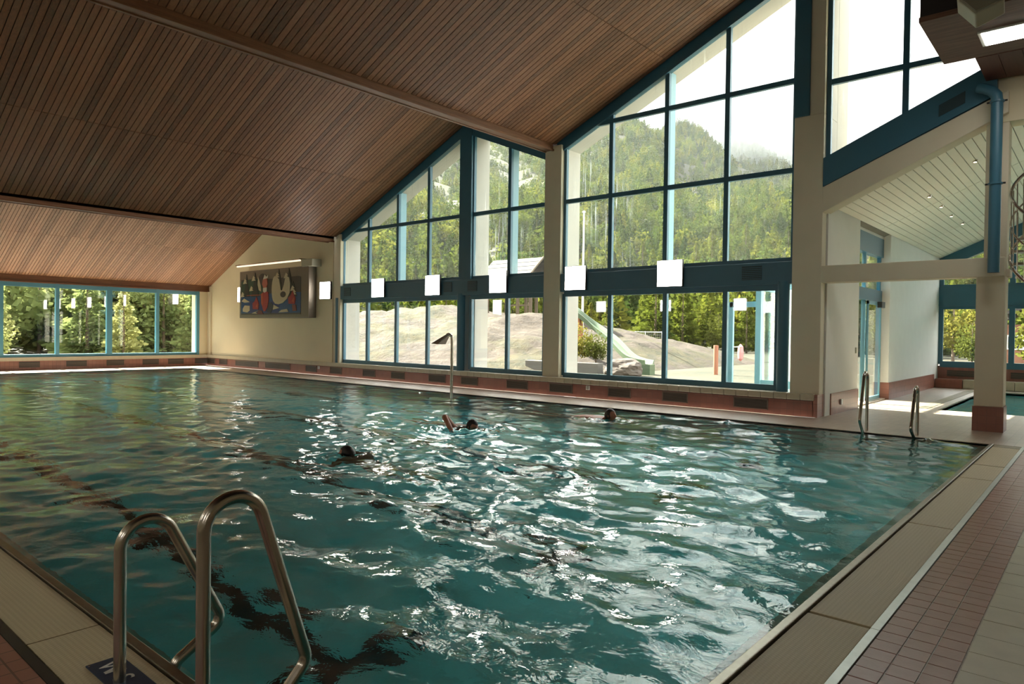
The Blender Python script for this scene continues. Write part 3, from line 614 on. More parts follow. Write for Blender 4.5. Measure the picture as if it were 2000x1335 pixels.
bevel(tag(MB().box(-4.05, -4.03, 15.70, 15.78, 1.16, 1.28).build('light_switch', BEIGE), 'small beige switch on the annex wall beside the glass door', 'switch'), .004)
# end wall of the annex with windows
ea = MB().box(-4.35, X_R, 24.95, 25.3, 0, .64)
EW = struct(ea.build('wall_end', REDWALL), 'red tiled parapet under the annex end windows', 'wall')
struct(MB().box(-4.02, -3.32, 24.35, 24.95, 0, .27).build('baseboard_step', REDWALL), 'red tiled corner block at the annex pool', 'plinth')
bench = struct(MB().box(-3.32, X_R, 24.42, 24.95, 0, .25).build('trim_11', GROUT), 'cream tiled ledge along the annex end wall', 'ledge')
for k in range(14): bevel(MB().box(-3.31 + .42*k, -2.9 + .42*k, 24.40, 24.95, .01, .265).build('ledge_tile', CREAMTILE, bench), .006)
for a, b in ((-3.8, -3.0), (-2.2, -1.4), (-1.0, -.2)):
    g = MB().box(a, b, 24.93, 24.945, .34, .52).build('vent_grille', GRILLE, EW)
    f_ = MB()
    for k in range(5): f_.box(a, b, 24.92, 24.932, .355 + .032*k, .367 + .032*k)
    f_.build('grille_slat', pbr('grille_frame', (.20, .14, .10), .5), g)
glazing('window_9', 'annex end window with pines and a chalet outside', [-4.0, -2.2, -.4, 1.4, 3.2, 5.0], [.70, 2.48], gm=GLASS_P, wy=24.93, fw=.07)
glazing('window_10', 'small upper annex end window below the white ceiling', [-4.0, -2.2, -.4, 1.4, 3.2, 5.0], [3.05, 7.6], lambda x: ZA(x) - .32, None, gm=GLASS_P, wy=24.93, fw=.07)
struct(MB().box(-4.05, 5.1, 24.88, 25.1, 2.48, 3.06).build('trim_12', BLUE), 'blue band between the annex end windows', 'band')
struct(MB().xz([(-4.05, ZA(-4.05) - .36), (5.1, ZA(5.1) - .36), (5.1, ZA(5.1) + .05), (-4.05, ZA(-4.05) + .05)], 24.86, 25.1).build('trim_13', BLUE), 'blue raking beam under the annex ceiling', 'beam')
struct(MB().box(5.0, 5.3, 13.9, 25.3, 0, 8.5).build('wall_annex_right', WHITE), 'white right wall of the annex', 'wall')
ca = struct(MB().xz([(-4.35, ZA(-4.35) + .04), (5.4, ZA(5.4) + .04), (5.4, ZA(5.4) + .3), (-4.35, ZA(-4.35) + .3)], 13.72, 26.0).build('ceiling_annex', pbr('slat_gap', (.25, .22, .17), .8)), 'white slatted sloping ceiling of the annex', 'ceiling')
me = MB().xz([(-.058, -.026), (.058, .026), (.058, .050), (-.058, -.002)], 0, 1).mesh('slat', WSLAT)
x = -3.98
while x < 1.2:
    for y0, y1 in ((13.86, 17.5), (17.52, 21.2), (21.22, 24.9)):
        o = obj('slat', me, ca, (x, y0, ZA(x))); o.scale = (1, y1 - y0, 1)
    x += .128
SPOT = emitmat('spot_glow', (1, .85, .6), 5)
for k, (x, y) in enumerate(((-2.01, 15.69), (-2.92, 16.63), (-2.93, 18.03), (-2.95, 19.47), (-2.93, 20.99))):
    s_ = empty('ceiling_spot', (x, y, ZA(x))); tag(s_, ('tiny ceiling spot nearest the sloping cream beam', 'small round spot, first of the row of four in the annex ceiling', 'small round spot, second of the row of four in the annex ceiling', 'small round spot, third of the row of four in the annex ceiling', 'small round spot, last of the row of four in the annex ceiling')[k], 'spotlight', 'annex ceiling spots')
    MB().lathe([(.036, -.032), (.04, -.028), (.04, .02)], (x, y, ZA(x)), 14).build('ring', STEEL, s_); MB().lathe([(.026, -.036), (.026, -.031)], (x, y, ZA(x)), 14).build('bulb', SPOT, s_)
# small pool of the annex
sb = struct(MB().box(-2.72, X_R, 16.8, 23.8, -1.2, -1.0).build('small_pool_basin', BASIN), 'turquoise basin of the small annex pool', 'pool')
B(-2.9, -2.72, 16.8, 23.8, -1.0, -.03).build('basin_wall', BASIN_W, sb); B(-2.72, X_R, 16.6, 16.8, -1.0, -.03).build('basin_wall', BASIN_W, sb); B(-2.72, X_R, 23.8, 24.0, -1.0, -.03).build('basin_wall', BASIN_W, sb)
gx = np.linspace(-2.72, 5.0, 80); gy = np.linspace(16.8, 23.8, 90); GX, GY = np.meshgrid(gx, gy, indexing='ij'); GZ = -.07 + .35*waves(GX, GY)
me = bpy.data.meshes.new('water'); idx = np.arange(80*90).reshape(80, 90); F = np.stack([idx[:-1,:-1], idx[1:,:-1], idx[1:,1:], idx[:-1,1:]], -1).reshape(-1, 4)
me.from_pydata(np.stack([GX, GY, GZ], -1).reshape(-1, 3).tolist(), [], F.tolist()); me.polygons.foreach_set('use_smooth', [True]*len(me.polygons)); me.materials.append(WATER)
tag(obj('small_pool_water', me), 'calm water of the small pool behind the column', 'water', kind='stuff')
dg = empty('drain_grating', (-2.95, 20, 0)); tag(dg, 'slotted drain grating along the small annex pool', 'grating')
MB().box(-3.12, -2.90, 16.9, 23.7, -.01, .003).build('drain_bed', DARK, dg)
bar = B(-3.12, -2.90, -.016, .016, .003, .010).mesh('grating_bar', CREAMTILE)
for k in range(96): obj('grating_bar', bar, dg, (0, 16.95 + .07*k, 0))

# ================================================================== wooden bulkhead with panel light, loudspeaker, spiral stair
bk = empty('bulkhead', (-.5, 12, 5.65)); struct(bk, 'dark wooden ceiling bulkhead in the upper right corner', 'bulkhead')
bevel(MB().box(-2.0, 4.0, 10.45, 12.28, 5.65, 5.72).build('soffit_board', BULK, bk), .004)
MB().box(-1.99, 4.0, 10.47, 12.26, 5.72, 7.5).build('fascia', pbr('bulkhead_dark', (.02, .012, .010), .6), bk)
for k in range(12): bevel(MB().box(-1.60 + .28*k, -1.325 + .28*k, 12.28, 13.46, 5.64, 5.70).build('plank', woodmat('bulkhead_plank', (.05, .016, .010), (.12, .042, .026), 1) if k == 0 else MATS['bulkhead_plank'], bk), .004)
MB().box(-1.60, 1.8, 12.28, 13.46, 5.70, 7.5).build('plank_back', MATS['bulkhead_dark'], bk)
pl_ = empty('panel_light', (-.6, 11.5, 5.63)); tag(pl_, 'long rectangular light panel set into the wooden bulkhead', 'lamp')
MB().box(-1.45, 1.2, 11.25, 11.80, 5.625, 5.652).build('frame', PLASTW, pl_); MB().box(-1.41, 1.17, 11.28, 11.77, 5.618, 5.626).build('diffuser', emitmat('panel_glow', (1, .96, .9), 9.0), pl_)
sp_ = empty('loudspeaker', (-1.30, 10.3, 5.6)); tag(sp_, 'beige box loudspeaker hanging from the bulkhead edge', 'loudspeaker')
c_, s_ = Vector((-1.30, 10.30, 5.62)), None
R_ = Matrix.Rotation(math.radians(-35), 4, 'Y') @ Matrix.Rotation(math.radians(-25), 4, 'X') @ Matrix.Rotation(math.radians(20), 4, 'Z')
def tf(mb, M_): mb.v = [tuple(M_ @ Vector(v)) for v in mb.v]; return mb
bevel(tf(B(-.17, .17, -.10, .12, -.22, .22), Matrix.Translation(c_) @ R_).build('cabinet', BEIGE, sp_), .02); bevel(tf(B(-.145, .145, -.115, -.10, -.195, .195), Matrix.Translation(c_) @ R_).build('grille_cloth', pbr('speaker_cloth', (.36, .34, .25), .8), sp_), .008)
MB().tube([tuple(c_ + Vector((0, .05, .1))), (-1.25, 10.44, 5.75)], .02, 8).build('bracket', GRILLE, sp_)
ss = empty('spiral_stair', (-.55, 12.6, 0)); tag(ss, 'steel spiral staircase at the right edge', 'staircase')
cx, cy_ = -.55, 12.55
MB().tube([(cx, cy_, 0), (cx, cy_, 5.6)], .07, 16).build('newel', STEEL_D, ss)
def hp(a, r, z): return (cx + r*math.cos(a), cy_ + r*math.sin(a), z)
A0 = math.radians(300); ns = 17
ang = lambda z: A0 - (z - 1.75)/.2*math.radians(24)
for k in range(ns):
    z = 1.0 + .2*k; a = ang(z); d_ = math.radians(13)
    pts = [hp(a - d_*1.5, .07, 0)[:2], hp(a - d_, .58, 0)[:2], hp(a + d_, .58, 0)[:2], hp(a + d_*1.5, .07, 0)[:2]]
    MB().xy(pts, z - .035, z).build('tread', STEEL_D, ss)
    for q in (-.5, .5): MB().tube([hp(a + d_*q, .59, z - .04), hp(a + d_*q, .60, z + .9)], .009, 6).build('baluster', STEEL, ss)
for off, rr in ((.92, .022), (.48, .012), (-.02, .022)):
    MB().tube([hp(ang(1.0 + .05*k), .60, 1.0 + .05*k + off) for k in range(ns*4 + 1)], rr, 8).build('handrail', STEEL, ss)

# ================================================================== ladders, water spout
def bez(P, n=8):
    """smooth curve through points (Catmull-Rom)"""
    P = [Vector(p) for p in P]; Q = [P[0]*2 - P[1]] + P + [P[-1]*2 - P[-2]]; out = []
    for i in range(1, len(Q)-2):
        for k in range(n):
            u = k/n; a, b, c, d = Q[i-1], Q[i], Q[i+1], Q[i+2]
            out.append(.5*((2*b) + (c-a)*u + (2*a-5*b+4*c-d)*u*u + (3*b-a-3*c+d)*u**3))
    return out + [P[-1]]
def fillet(P, rad, n=9):
    P = [Vector(p) for p in P]; out = [P[0]]
    for i in range(1, len(P)-1):
        a, b = (P[i-1] - P[i]), (P[i+1] - P[i]); th = a.angle(b); a.normalize(); b.normalize(); d = min(rad[i]/math.tan(th/2), (P[i-1]-P[i]).length*.48, (P[i+1]-P[i]).length*.48); r = d*math.tan(th/2)
        c = P[i] + (a + b).normalized()*(r/math.sin(th/2)); p0, p1 = P[i] + a*d - c, P[i] + b*d - c
        out += [c + p0.normalized().slerp(p1.normalized(), k/n)*p0.length for k in range(n+1)]
    return out + [P[-1]]
def ladder(lab, yedge, s, rails, nm='pool_ladder'):
    """s=+1: water lies towards +y"""
    L = empty(nm, ((rails[0][0] + rails[1][0])/2, yedge, 0)); tag(L, lab, 'ladder', 'steel pool ladders')
    for x, h, q in rails:
        k = h - .67
        rr_ = .112; cx_ = -.20 + rr_; cz_ = h - rr_; fx, fz = .25*q, .13 + .06*(k > .1); fi = math.atan2(fx - cx_ - rr_, cz_ - fz)
        arc = [(cx_ + rr_*math.cos(math.pi - u*(math.pi - fi)/16), cz_ + rr_*math.sin(math.pi - u*(math.pi - fi)/16)) for u in range(17)]
        low = fillet([(x, yedge + s*a, b) for a, b in (arc[-1], (fx, fz), (.03, .0), (.0, -.3))], [0, .06, .05, 0])
        pts = [Vector((x, yedge - s*.20, -.05)), Vector((x, yedge - s*.20, .2))] + [Vector((x, yedge + s*a, b)) for a, b in arc] + low[1:]
        auto(MB().tube(pts, .0245, 16).build('handrail', STEEL, L), 60)
    xa, xb = rails[0][0], rails[1][0]
    for z in (-.3, -.6, -.9): MB().box(min(xa, xb), max(xa, xb), min(yedge, yedge + s*.14) , max(yedge, yedge + s*.14), z - .03, z).build('rung', STEEL, L)
ladder('large steel pool ladder in the foreground', 1.34, 1, [(-3.15, .67, 1.0), (-2.40, .89, .88)])
ladder('steel pool ladder on the far side near the column', 11.95, -1, [(-2.94, .94, .9), (-2.23, .75, 1.0)])
sh = empty('water_spout', (-11.68, 11.75, 0)); tag(sh, 'tall steel gooseneck water spout standing at the pool edge', 'water spout')
sx_, sy_ = -11.72, 11.44
auto(MB().tube(bez([(sx_, sy_, -.4), (sx_, sy_, .5), (sx_, sy_, 1.30), (sx_ - .02, sy_ - .01, 1.39), (sx_ - .08, sy_ - .02, 1.435), (sx_ - .14, sy_ - .03, 1.42)], 6), [.036]*31, 12).build('pipe', STEEL, sh), 50)
auto(MB().add([(sx_ - .10, sy_ - .05, 1.385), (sx_ - .10, sy_ + .01, 1.385), (sx_ - .09, sy_ + .01, 1.46), (sx_ - .09, sy_ - .05, 1.46),
               (sx_ - .33, sy_ - .15, 1.195), (sx_ - .33, sy_ + .11, 1.195), (sx_ - .56, sy_ + .11, 1.21), (sx_ - .56, sy_ - .15, 1.21)],
              [(0,1,2,3), (4,7,6,5), (0,4,5,1), (1,5,6,2), (2,6,7,3), (3,7,4,0)]).build('nozzle', STEEL_D, sh))

# ================================================================== swimmers
def person(lab, loc, rot, kind):
    """body axis along +x: head at the front, waterline at z=0"""
    J = {'pel': (-.62, 0, -.06, .13), 'sp1': (-.42, 0, -.045, .125), 'sp2': (-.2, 0, -.03, .15), 'nk': (-.02, 0, .0, .07), 'hd0': (.06, 0, .03, .06),
         'shl': (-.08, .17, -.03, .065), 'shr': (-.08, -.17, -.03, .065)}
    E = [('pel','sp1'), ('sp1','sp2'), ('sp2','nk'), ('nk','hd0'), ('sp2','shl'), ('sp2','shr')]
    if kind == 'crawl':
        J.update(ell=(.02, .26, -.16, .05), hal=(.28, .24, -.18, .038), elr=(-.20, -.34, .24, .05), har=(.02, -.40, .10, .038))
    elif kind == 'breast':
        J.update(ell=(.12, .34, -.10, .05), hal=(.38, .20, -.14, .038), elr=(.12, -.34, -.10, .05), har=(.38, -.20, -.14, .038))
    else:
        J.update(ell=(-.22, .36, -.10, .05), hal=(-.02, .46, -.16, .038), elr=(.08, -.33, -.02, .05), har=(.33, -.2, -.08, .038))
    for s_, y in (('l', .1), ('r', -.1)):
        J['hp'+s_] = (-.72, y, -.08, .095); J['kn'+s_] = (-1.10, y*1.2, -.14, .07); J['an'+s_] = (-1.48, y, -.12, .042); J['to'+s_] = (-1.68, y, -.16, .03)
        E += [('pel','hp'+s_), ('hp'+s_,'kn'+s_), ('kn'+s_,'an'+s_), ('an'+s_,'to'+s_), ('sh'+s_,'el'+s_), ('el'+s_,'ha'+s_)]
    # hand: palm and five fingers
    for s_ in ('l', 'r'):
        hx, hy, hz, _ = J['ha'+s_]; ex, ey, ez, _ = J['el'+s_]; d = Vector((hx-ex, hy-ey, hz-ez)).normalized(); sd_ = d.cross(Vector((0, 0, 1))).normalized()
        J['pm'+s_] = (*(Vector((hx, hy, hz)) + d*.07), .032); E.append(('ha'+s_, 'pm'+s_))
        for q in range(4):
            b_ = Vector(J['pm'+s_][:3]) + d*.03 + sd_*(q - 1.5)*.021; J[f'f{s_}{q}a'] = (*b_, .0095); J[f'f{s_}{q}b'] = (*(b_ + d*(.055 + .012*(q in (1, 2))) + Vector((0, 0, -.012))), .008)
            E += [('pm'+s_, f'f{s_}{q}a'), (f'f{s_}{q}a', f'f{s_}{q}b')]
        b_ = Vector(J['pm'+s_][:3]) - d*.03 + sd_*.045; J[f'th{s_}'] = (*(b_ + d*.03), .010); E.append(('ha'+s_, f'th{s_}'))
    names = list(J); me = bpy.data.meshes.new('body'); me.from_pydata([J[k][:3] for k in names], [(names.index(a), names.index(b)) for a, b in E], [])
    P_ = empty('person', loc); P_.rotation_euler.z = rot; tag(P_, lab, 'person', 'swimmers')
    b = bpy.data.objects.new('body', me); COL.objects.link(b); b.parent = P_; me.materials.append(SKIN)
    sm = b.modifiers.new('skin', 'SKIN'); sm.use_smooth_shade = True
    sv = me.skin_vertices[0].data
    for i, k in enumerate(names): sv[i].radius = (J[k][3], J[k][3]); sv[i].use_root = (k == 'pel')
    b.modifiers.new('sub', 'SUBSURF').levels = 2; b.modifiers['sub'].render_levels = 2
    # head with face and ears, then hair as a cap
    hd = bpy.data.meshes.new('head'); bm = bmesh.new(); bmesh.ops.create_icosphere(bm, subdivisions=4, radius=1)
    for v in bm.verts:
        x, y, z = v.co; v.co = (x*.105, y*.078, z*.118)
        if x > .3 and z < 0: v.co.x *= 1 - .12*(-z); v.co.y *= 1 - .35*(-z)
        g = math.exp(-((y/.16)**2 + ((z + .05)/.22)**2)) * (x > 0); v.co.x += .022*g                               # nose
        for s_ in (-1, 1):
            v.co.x -= .010*math.exp(-(((y - s_*.36)/.16)**2 + ((z - .12)/.12)**2)) * (x > 0)                        # eye sockets
            v.co.y += s_*.022*math.exp(-((x/.13)**2 + ((z + .02)/.22)**2)) * (y*s_ > .6)                            # ears
        v.co.x += .006*math.exp(-((y/.3)**2 + ((z + .52)/.07)**2)) * (x > 0)                                        # lips
    bm.to_mesh(hd); bm.free(); hd.polygons.foreach_set('use_smooth', [True]*len(hd.polygons)); hd.materials.append(SKIN)
    Hm = Matrix.Translation((.10, 0, .085 if kind == 'breast' else .06)) @ Matrix.Rotation(math.radians({'crawl': 20, 'breast': -4, 'side': -8}[kind]), 4, 'Y') @ Matrix.Rotation(math.radians({'side': 35}.get(kind, 0)), 4, 'Z')
    hd.transform(Hm); h = bpy.data.objects.new('head', hd); COL.objects.link(h); h.parent = P_
    hr = bpy.data.meshes.new('hair'); bm = bmesh.new(); bmesh.ops.create_icosphere(bm, subdivisions=4, radius=1)
    bmesh.ops.delete(bm, geom=[v for v in bm.verts if v.co.x > .42 - .0 and v.co.z < .55 or (v.co.z < -.5 and v.co.x > -.2)], context='VERTS')
    for v in bm.verts:
        n_ = 1 + .03*noise.noise(v.co*6); v.co = (v.co.x*.112*n_ - .003, v.co.y*.087*n_, v.co.z*.126*n_ + .002)
    bm.to_mesh(hr); bm.free(); hr.polygons.foreach_set('use_smooth', [True]*len(hr.polygons)); hr.materials.append(HAIR); hr.transform(Hm)
    h2 = bpy.data.objects.new('hair', hr); COL.objects.link(h2); h2.parent = P_
person('swimmer nearest the camera with wet dark hair and bare shoulder', (-6.98, 5.12, -.10), math.radians(172), 'side')
person('swimmer doing front crawl with one arm lifted from the water', (-7.75, 7.95, -.07), math.radians(-6), 'crawl')
person('swimmer farthest away with only a dark-haired head above water', (-6.85, 10.55, -.05), math.radians(3), 'breast')

# ================================================================== outdoors
def hill(x, y):
    dx, dy = x + 6, y - 5; r = np.hypot(dx, dy); az = np.degrees(np.arctan2(-dx, dy))
    k = np.interp(az, [-40, 0, 12, 22, 30, 45, 60, 75, 90, 130], [.16, .22, .28, .31, .355, .37, .36, .30, .25, .2])
    r0 = np.interp(az, [0, 20, 55, 75, 100], [75, 62, 60, 34, 28]); u = np.maximum(0, r - r0)
    h = k*u*u/(u + 60.0)
    h = h*(1 + .06*np.sin(az*.33 + r*.011) + .05*np.sin(az*.9 - r*.02)) + np.clip(u/300, 0, 1)*9*np.sin(x*.021)*np.cos(y*.017)
    return h - .12
xl = np.concatenate([np.linspace(-1100, -140, 49), np.linspace(-130, -62, 18), np.linspace(-60, -29.4, 22), np.linspace(-28, -4.4, 13), np.linspace(-2, 10, 5), np.linspace(30, 420, 20)])
yl_ = np.concatenate([np.linspace(-60, 5, 12), np.linspace(8, 14.3, 4), np.linspace(16, 25.35, 6), np.linspace(27, 62, 24), np.linspace(66, 140, 19), np.linspace(160, 1150, 50)])
GXg, GYg = np.meshgrid(xl, yl_, indexing='ij'); Hh = hill(GXg, GYg); nx, ny = GXg.shape; idx = np.arange(nx*ny).reshape(nx, ny)
cxm = (GXg[:-1,:-1] + GXg[1:,1:])/2; cym = (GYg[:-1,:-1] + GYg[1:,1:])/2
keep = ~(((cxm > -29.5) & (cym < 14.3) & (cxm < 14)) | ((cxm > -4.4) & (cxm < 9) & (cym < 25.35)))
F = np.stack([idx[:-1,:-1], idx[1:,:-1], idx[1:,1:], idx[:-1,1:]], -1)[keep]
me = bpy.data.meshes.new('ground'); me.from_pydata(np.stack([GXg, GYg, Hh], -1).reshape(-1, 3).tolist(), [], F.tolist()); me.polygons.foreach_set('use_smooth', [True]*len(me.polygons)); me.materials.append(GROUND)
struct(obj('ground', me), 'dry alpine meadow rising into the mountainside', 'ground')
# rock outcrop
CX_ = [-46, -41.3, -37.9, -33.7, -32.7, -30.2, -28.7, -25.9, -23.6, -20.6, -18.1, -16.4, -15.0]; CZ_ = [1.2, 1.5, 2.3, 2.6, 3.0, 2.9, 2.65, 2.45, 2.25, 1.55, 1.15, .5, -.1]
gx = np.linspace(-46, -14.6, 150); gy = np.linspace(17.5, 44, 110); GX, GY = np.meshgrid(gx, gy, indexing='ij')
cz = np.interp(GX, CX_, CZ_); y0 = np.interp(GX, [-46, -30, -22, -15], [17.5, 18, 21, 26]); u = np.clip((GY - y0)/(30.5 - y0), 0, 1); bk_ = 1 - np.clip((GY - 33)/11, 0, 1)**2*1.1
nzv = np.array([noise.fractal(Vector((a*.35, b*.35, 0)), 1.0, 2.0, 5) for a, b in zip(GX.ravel(), GY.ravel())]).reshape(GX.shape)
GZ = cz*(1 - (1 - u)**2.2)*bk_ + nzv*.22*np.clip(cz, .3, 2)*np.clip(u*3, 0, 1) - .16 + np.round(u*5)/5*.12*cz*.3
idx = np.arange(GX.size).reshape(GX.shape); F = np.stack([idx[:-1,:-1], idx[1:,:-1], idx[1:,1:], idx[:-1,1:]], -1).reshape(-1, 4)
me = bpy.data.meshes.new('rock_outcrop'); me.from_pydata(np.stack([GX, GY, GZ], -1).reshape(-1, 3).tolist(), [], F.tolist()); me.polygons.foreach_set('use_smooth', [True]*len(me.polygons)); me.materials.append(ROCK)
tag(obj('rock_outcrop', me), 'long sunlit rock outcrop with dry grass outside the windows', 'rock')
def rock_z(x, y):
    i = int(np.argmin(abs(gx - x))); j = int(np.argmin(abs(gy - y))); return float(GZ[i, j])
# trees
def crown_mesh(kind, seed, mat, nl=1500):
    r = np.random.default_rng(seed); vs = []; fs = []
    nleaf = nl; big = (1500/nl)**.45
    for k in range(nleaf):
        if kind == 'conifer':
            z = r.random()**1.25; rad = .25*(1 - z)**.85*(.45 + .55*r.random())*(.8 + .25*math.sin(z*38 + seed)); c = Vector((0, 0, .06 + .94*z)); a = r.random()*6.283
            p = c + Vector((math.cos(a)*rad, math.sin(a)*rad, -.03*rad)); s_ = (.022 + .028*(1 - z))*big
            d = Vector((math.cos(a), math.sin(a), -.35 + .5*r.random())).normalized()
        else:
            q = Vector(r.normal(size=3)); q.normalize(); q *= (.55 + .45*r.random()); c0 = [(0,0,.62,.33,.36), (.16,.05,.45,.22,.25), (-.15,-.08,.42,.22,.26), (.02,.14,.36,.2,.22)][k % 4]
            p = Vector((c0[0] + q.x*c0[3], c0[1] + q.y*c0[3], c0[2] + q.z*c0[4])); s_ = (.026 + .018*r.random())*big; d = Vector(r.normal(size=3)).normalized()
        t_ = d.orthogonal().normalized(); t_ = (t_ + d.cross(t_)*r.normal()).normalized(); b = len(vs)
        vs += [p - t_*s_*.5, p + t_*s_*.5, p + d*s_ + t_*s_*.2, p + d*s_*.9 - t_*s_*.35]; fs.append((b, b+1, b+2, b+3))
    m_ = bpy.data.meshes.new('crown'); m_.from_pydata([tuple(v) for v in vs], [], fs); m_.materials.append(mat); return m_
CON = [crown_mesh('conifer', 20 + k, LEAF) for k in range(5)]; DEC = [crown_mesh('leafy', 40 + k, LEAF) for k in range(3)]; DECY = [crown_mesh('leafy', 60 + k, LEAF_Y) for k in range(3)]
BSH = [crown_mesh('leafy', 140 + k, LEAF_BACKLIT) for k in range(3)]; BCON = [crown_mesh('conifer', 150 + k, LEAF_BACKLIT) for k in range(2)]
TRK = MB().tube([(0, 0, -.08), (.004, 0, .4), (0, .003, .93)], [.020, .013, .003], 6).mesh('trunk', BARK)
def tree(x, y, z, h, crown, lab, group, name='conifer_tree', wide=1.0, cat='tree'):
    T = empty(name, (x, y, z)); T.scale = (h*wide, h*wide, h); T.rotation_euler.z = random.uniform(0, 6.28); tag(T, lab, cat, group)
    for nm, me_ in (('crown', crown), ('trunk', TRK)):
        o = bpy.data.objects.new(nm, me_); COL.objects.link(o); o.parent = T
cnt = 0
while cnt < 230:
    az = math.radians(random.uniform(4, 62)); r = 58 + 95*random.random()**1.3; x = -6 - r*math.sin(az); y = 5 + r*math.cos(az)
    if y < 46: continue
    z = float(hill(np.array(x), np.array(y))); k = random.random(); h = random.uniform(4.2, 7.6)*(.75 + r/260)
    if k < .62: tree(x, y, z, h, random.choice(CON), 'slender conifer at the edge of the forest behind the lawn', 'conifers at the forest edge', wide=random.uniform(.9, 1.25))
    elif k < .85: tree(x, y, z, h*.7, random.choice(DEC), 'rounded green broadleaf tree at the forest edge', 'broadleaf trees at the forest edge', 'broadleaf_tree')
    else: tree(x, y, z, h*.6, random.choice(DECY), 'yellow-green young tree at the forest edge', 'yellow-green trees at the forest edge', 'broadleaf_tree')
    cnt += 1
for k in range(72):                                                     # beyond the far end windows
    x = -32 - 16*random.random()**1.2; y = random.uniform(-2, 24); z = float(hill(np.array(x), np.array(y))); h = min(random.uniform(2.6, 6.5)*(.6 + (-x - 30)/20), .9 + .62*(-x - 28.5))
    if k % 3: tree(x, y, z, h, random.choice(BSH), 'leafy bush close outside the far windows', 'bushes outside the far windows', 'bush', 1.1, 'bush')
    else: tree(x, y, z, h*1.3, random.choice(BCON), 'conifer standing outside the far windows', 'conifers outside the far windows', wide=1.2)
for (x, y, h, cm, lab) in ((-6.6, 45, 4.6, DECY[0], 'sunlit yellow-green tree seen left in the annex window'), (-5.2, 41, 2.6, DECY[1], 'low yellow bush in front of the chalet'), (-2.2, 40, 4.2, DECY[2], 'leafy tree seen right of the annex column'), (-.4, 44, 5.0, DEC[1], 'green tree at the right edge of the annex window')):
    tree(x, y, float(hill(np.array(x), np.array(y))), h, cm, lab, None, 'broadleaf_tree')
# the forest on the mountainside: too many to count
r_ = np.random.default_rng(3); NT = 26000
az = np.radians(r_.uniform(0, 66, NT)); rr = np.sqrt(r_.uniform(66**2, 760**2, NT)); X_ = -6 - rr*np.sin(az); Y_ = 5 + rr*np.cos(az)
extra = 900; az2 = np.radians(r_.uniform(60, 96, extra)); rr2 = r_.uniform(46, 150, extra); X_ = np.concatenate([X_, -6 - rr2*np.sin(az2)]); Y_ = np.concatenate([Y_, 5 + rr2*np.cos(az2)])
Z_ = hill(X_, Y_); NT = len(X_); hgt = r_.uniform(4.2, 8.0, NT)*(.75 + .4*r_.random(NT)); hgt[-extra:] *= .8; wd = hgt*r_.uniform(.22, .33, NT)
FOR = [bpy.data.objects.new('forest_crown', crown_mesh('conifer' if k < 3 else 'leafy', 80 + k, LEAF, 420)) for k in range(5)]
me = bpy.data.meshes.new('forest'); me.vertices.add(NT); me.vertices.foreach_set('co', np.stack([X_, Y_, Z_], -1).ravel().astype(np.float32))
for nm, val in (('hgt', hgt), ('wid', wd*3.6), ('rot', r_.random(NT)*6.28)): me.attributes.new(nm, 'FLOAT', 'POINT').data.foreach_set('value', val.astype(np.float32))
fo = tag(obj('mountain_forest', me), 'dense larch and pine forest covering the mountainside', 'forest', kind='stuff')
ng = bpy.data.node_groups.new('forest_scatter', 'GeometryNodeTree'); ng.interface.new_socket('Geometry', in_out='INPUT', socket_type='NodeSocketGeometry'); ng.interface.new_socket('Geometry', in_out='OUTPUT', socket_type='NodeSocketGeometry')
gi, go = N(ng, 'NodeGroupInput'), N(ng, 'NodeGroupOutput'); iop = N(ng, 'GeometryNodeInstanceOnPoints'); jn = N(ng, 'GeometryNodeJoinGeometry')
for ob in FOR:
    n_ = N(ng, 'GeometryNodeObjectInfo'); n_.inputs['Object'].default_value = ob; n_.inputs['As Instance'].default_value = True; ng.links.new(n_.outputs['Geometry'], jn.inputs[0])
def attr(nm):
    n_ = N(ng, 'GeometryNodeInputNamedAttribute'); n_.data_type = 'FLOAT'; n_.inputs['Name'].default_value = nm; return n_.outputs['Attribute']
cs_ = N(ng, 'ShaderNodeCombineXYZ'); w_o = attr('wid'); ng.links.new(w_o, cs_.inputs[0]); ng.links.new(w_o, cs_.inputs[1]); ng.links.new(attr('hgt'), cs_.inputs[2])
cr2 = N(ng, 'ShaderNodeCombineXYZ'); ng.links.new(attr('rot'), cr2.inputs[2])
mp = N(ng, 'GeometryNodeMeshToPoints'); ng.links.new(gi.outputs[0], mp.inputs['Mesh']); ng.links.new(mp.outputs[0], iop.inputs['Points']); ng.links.new(jn.outputs[0], iop.inputs['Instance']); iop.inputs['Pick Instance'].default_value = True
ng.links.new(cs_.outputs[0], iop.inputs['Scale']); ng.links.new(cr2.outputs[0], iop.inputs['Rotation']); ng.links.new(iop.outputs[0], go.inputs[0])
fo.modifiers.new('scatter', 'NODES').node_group = ng
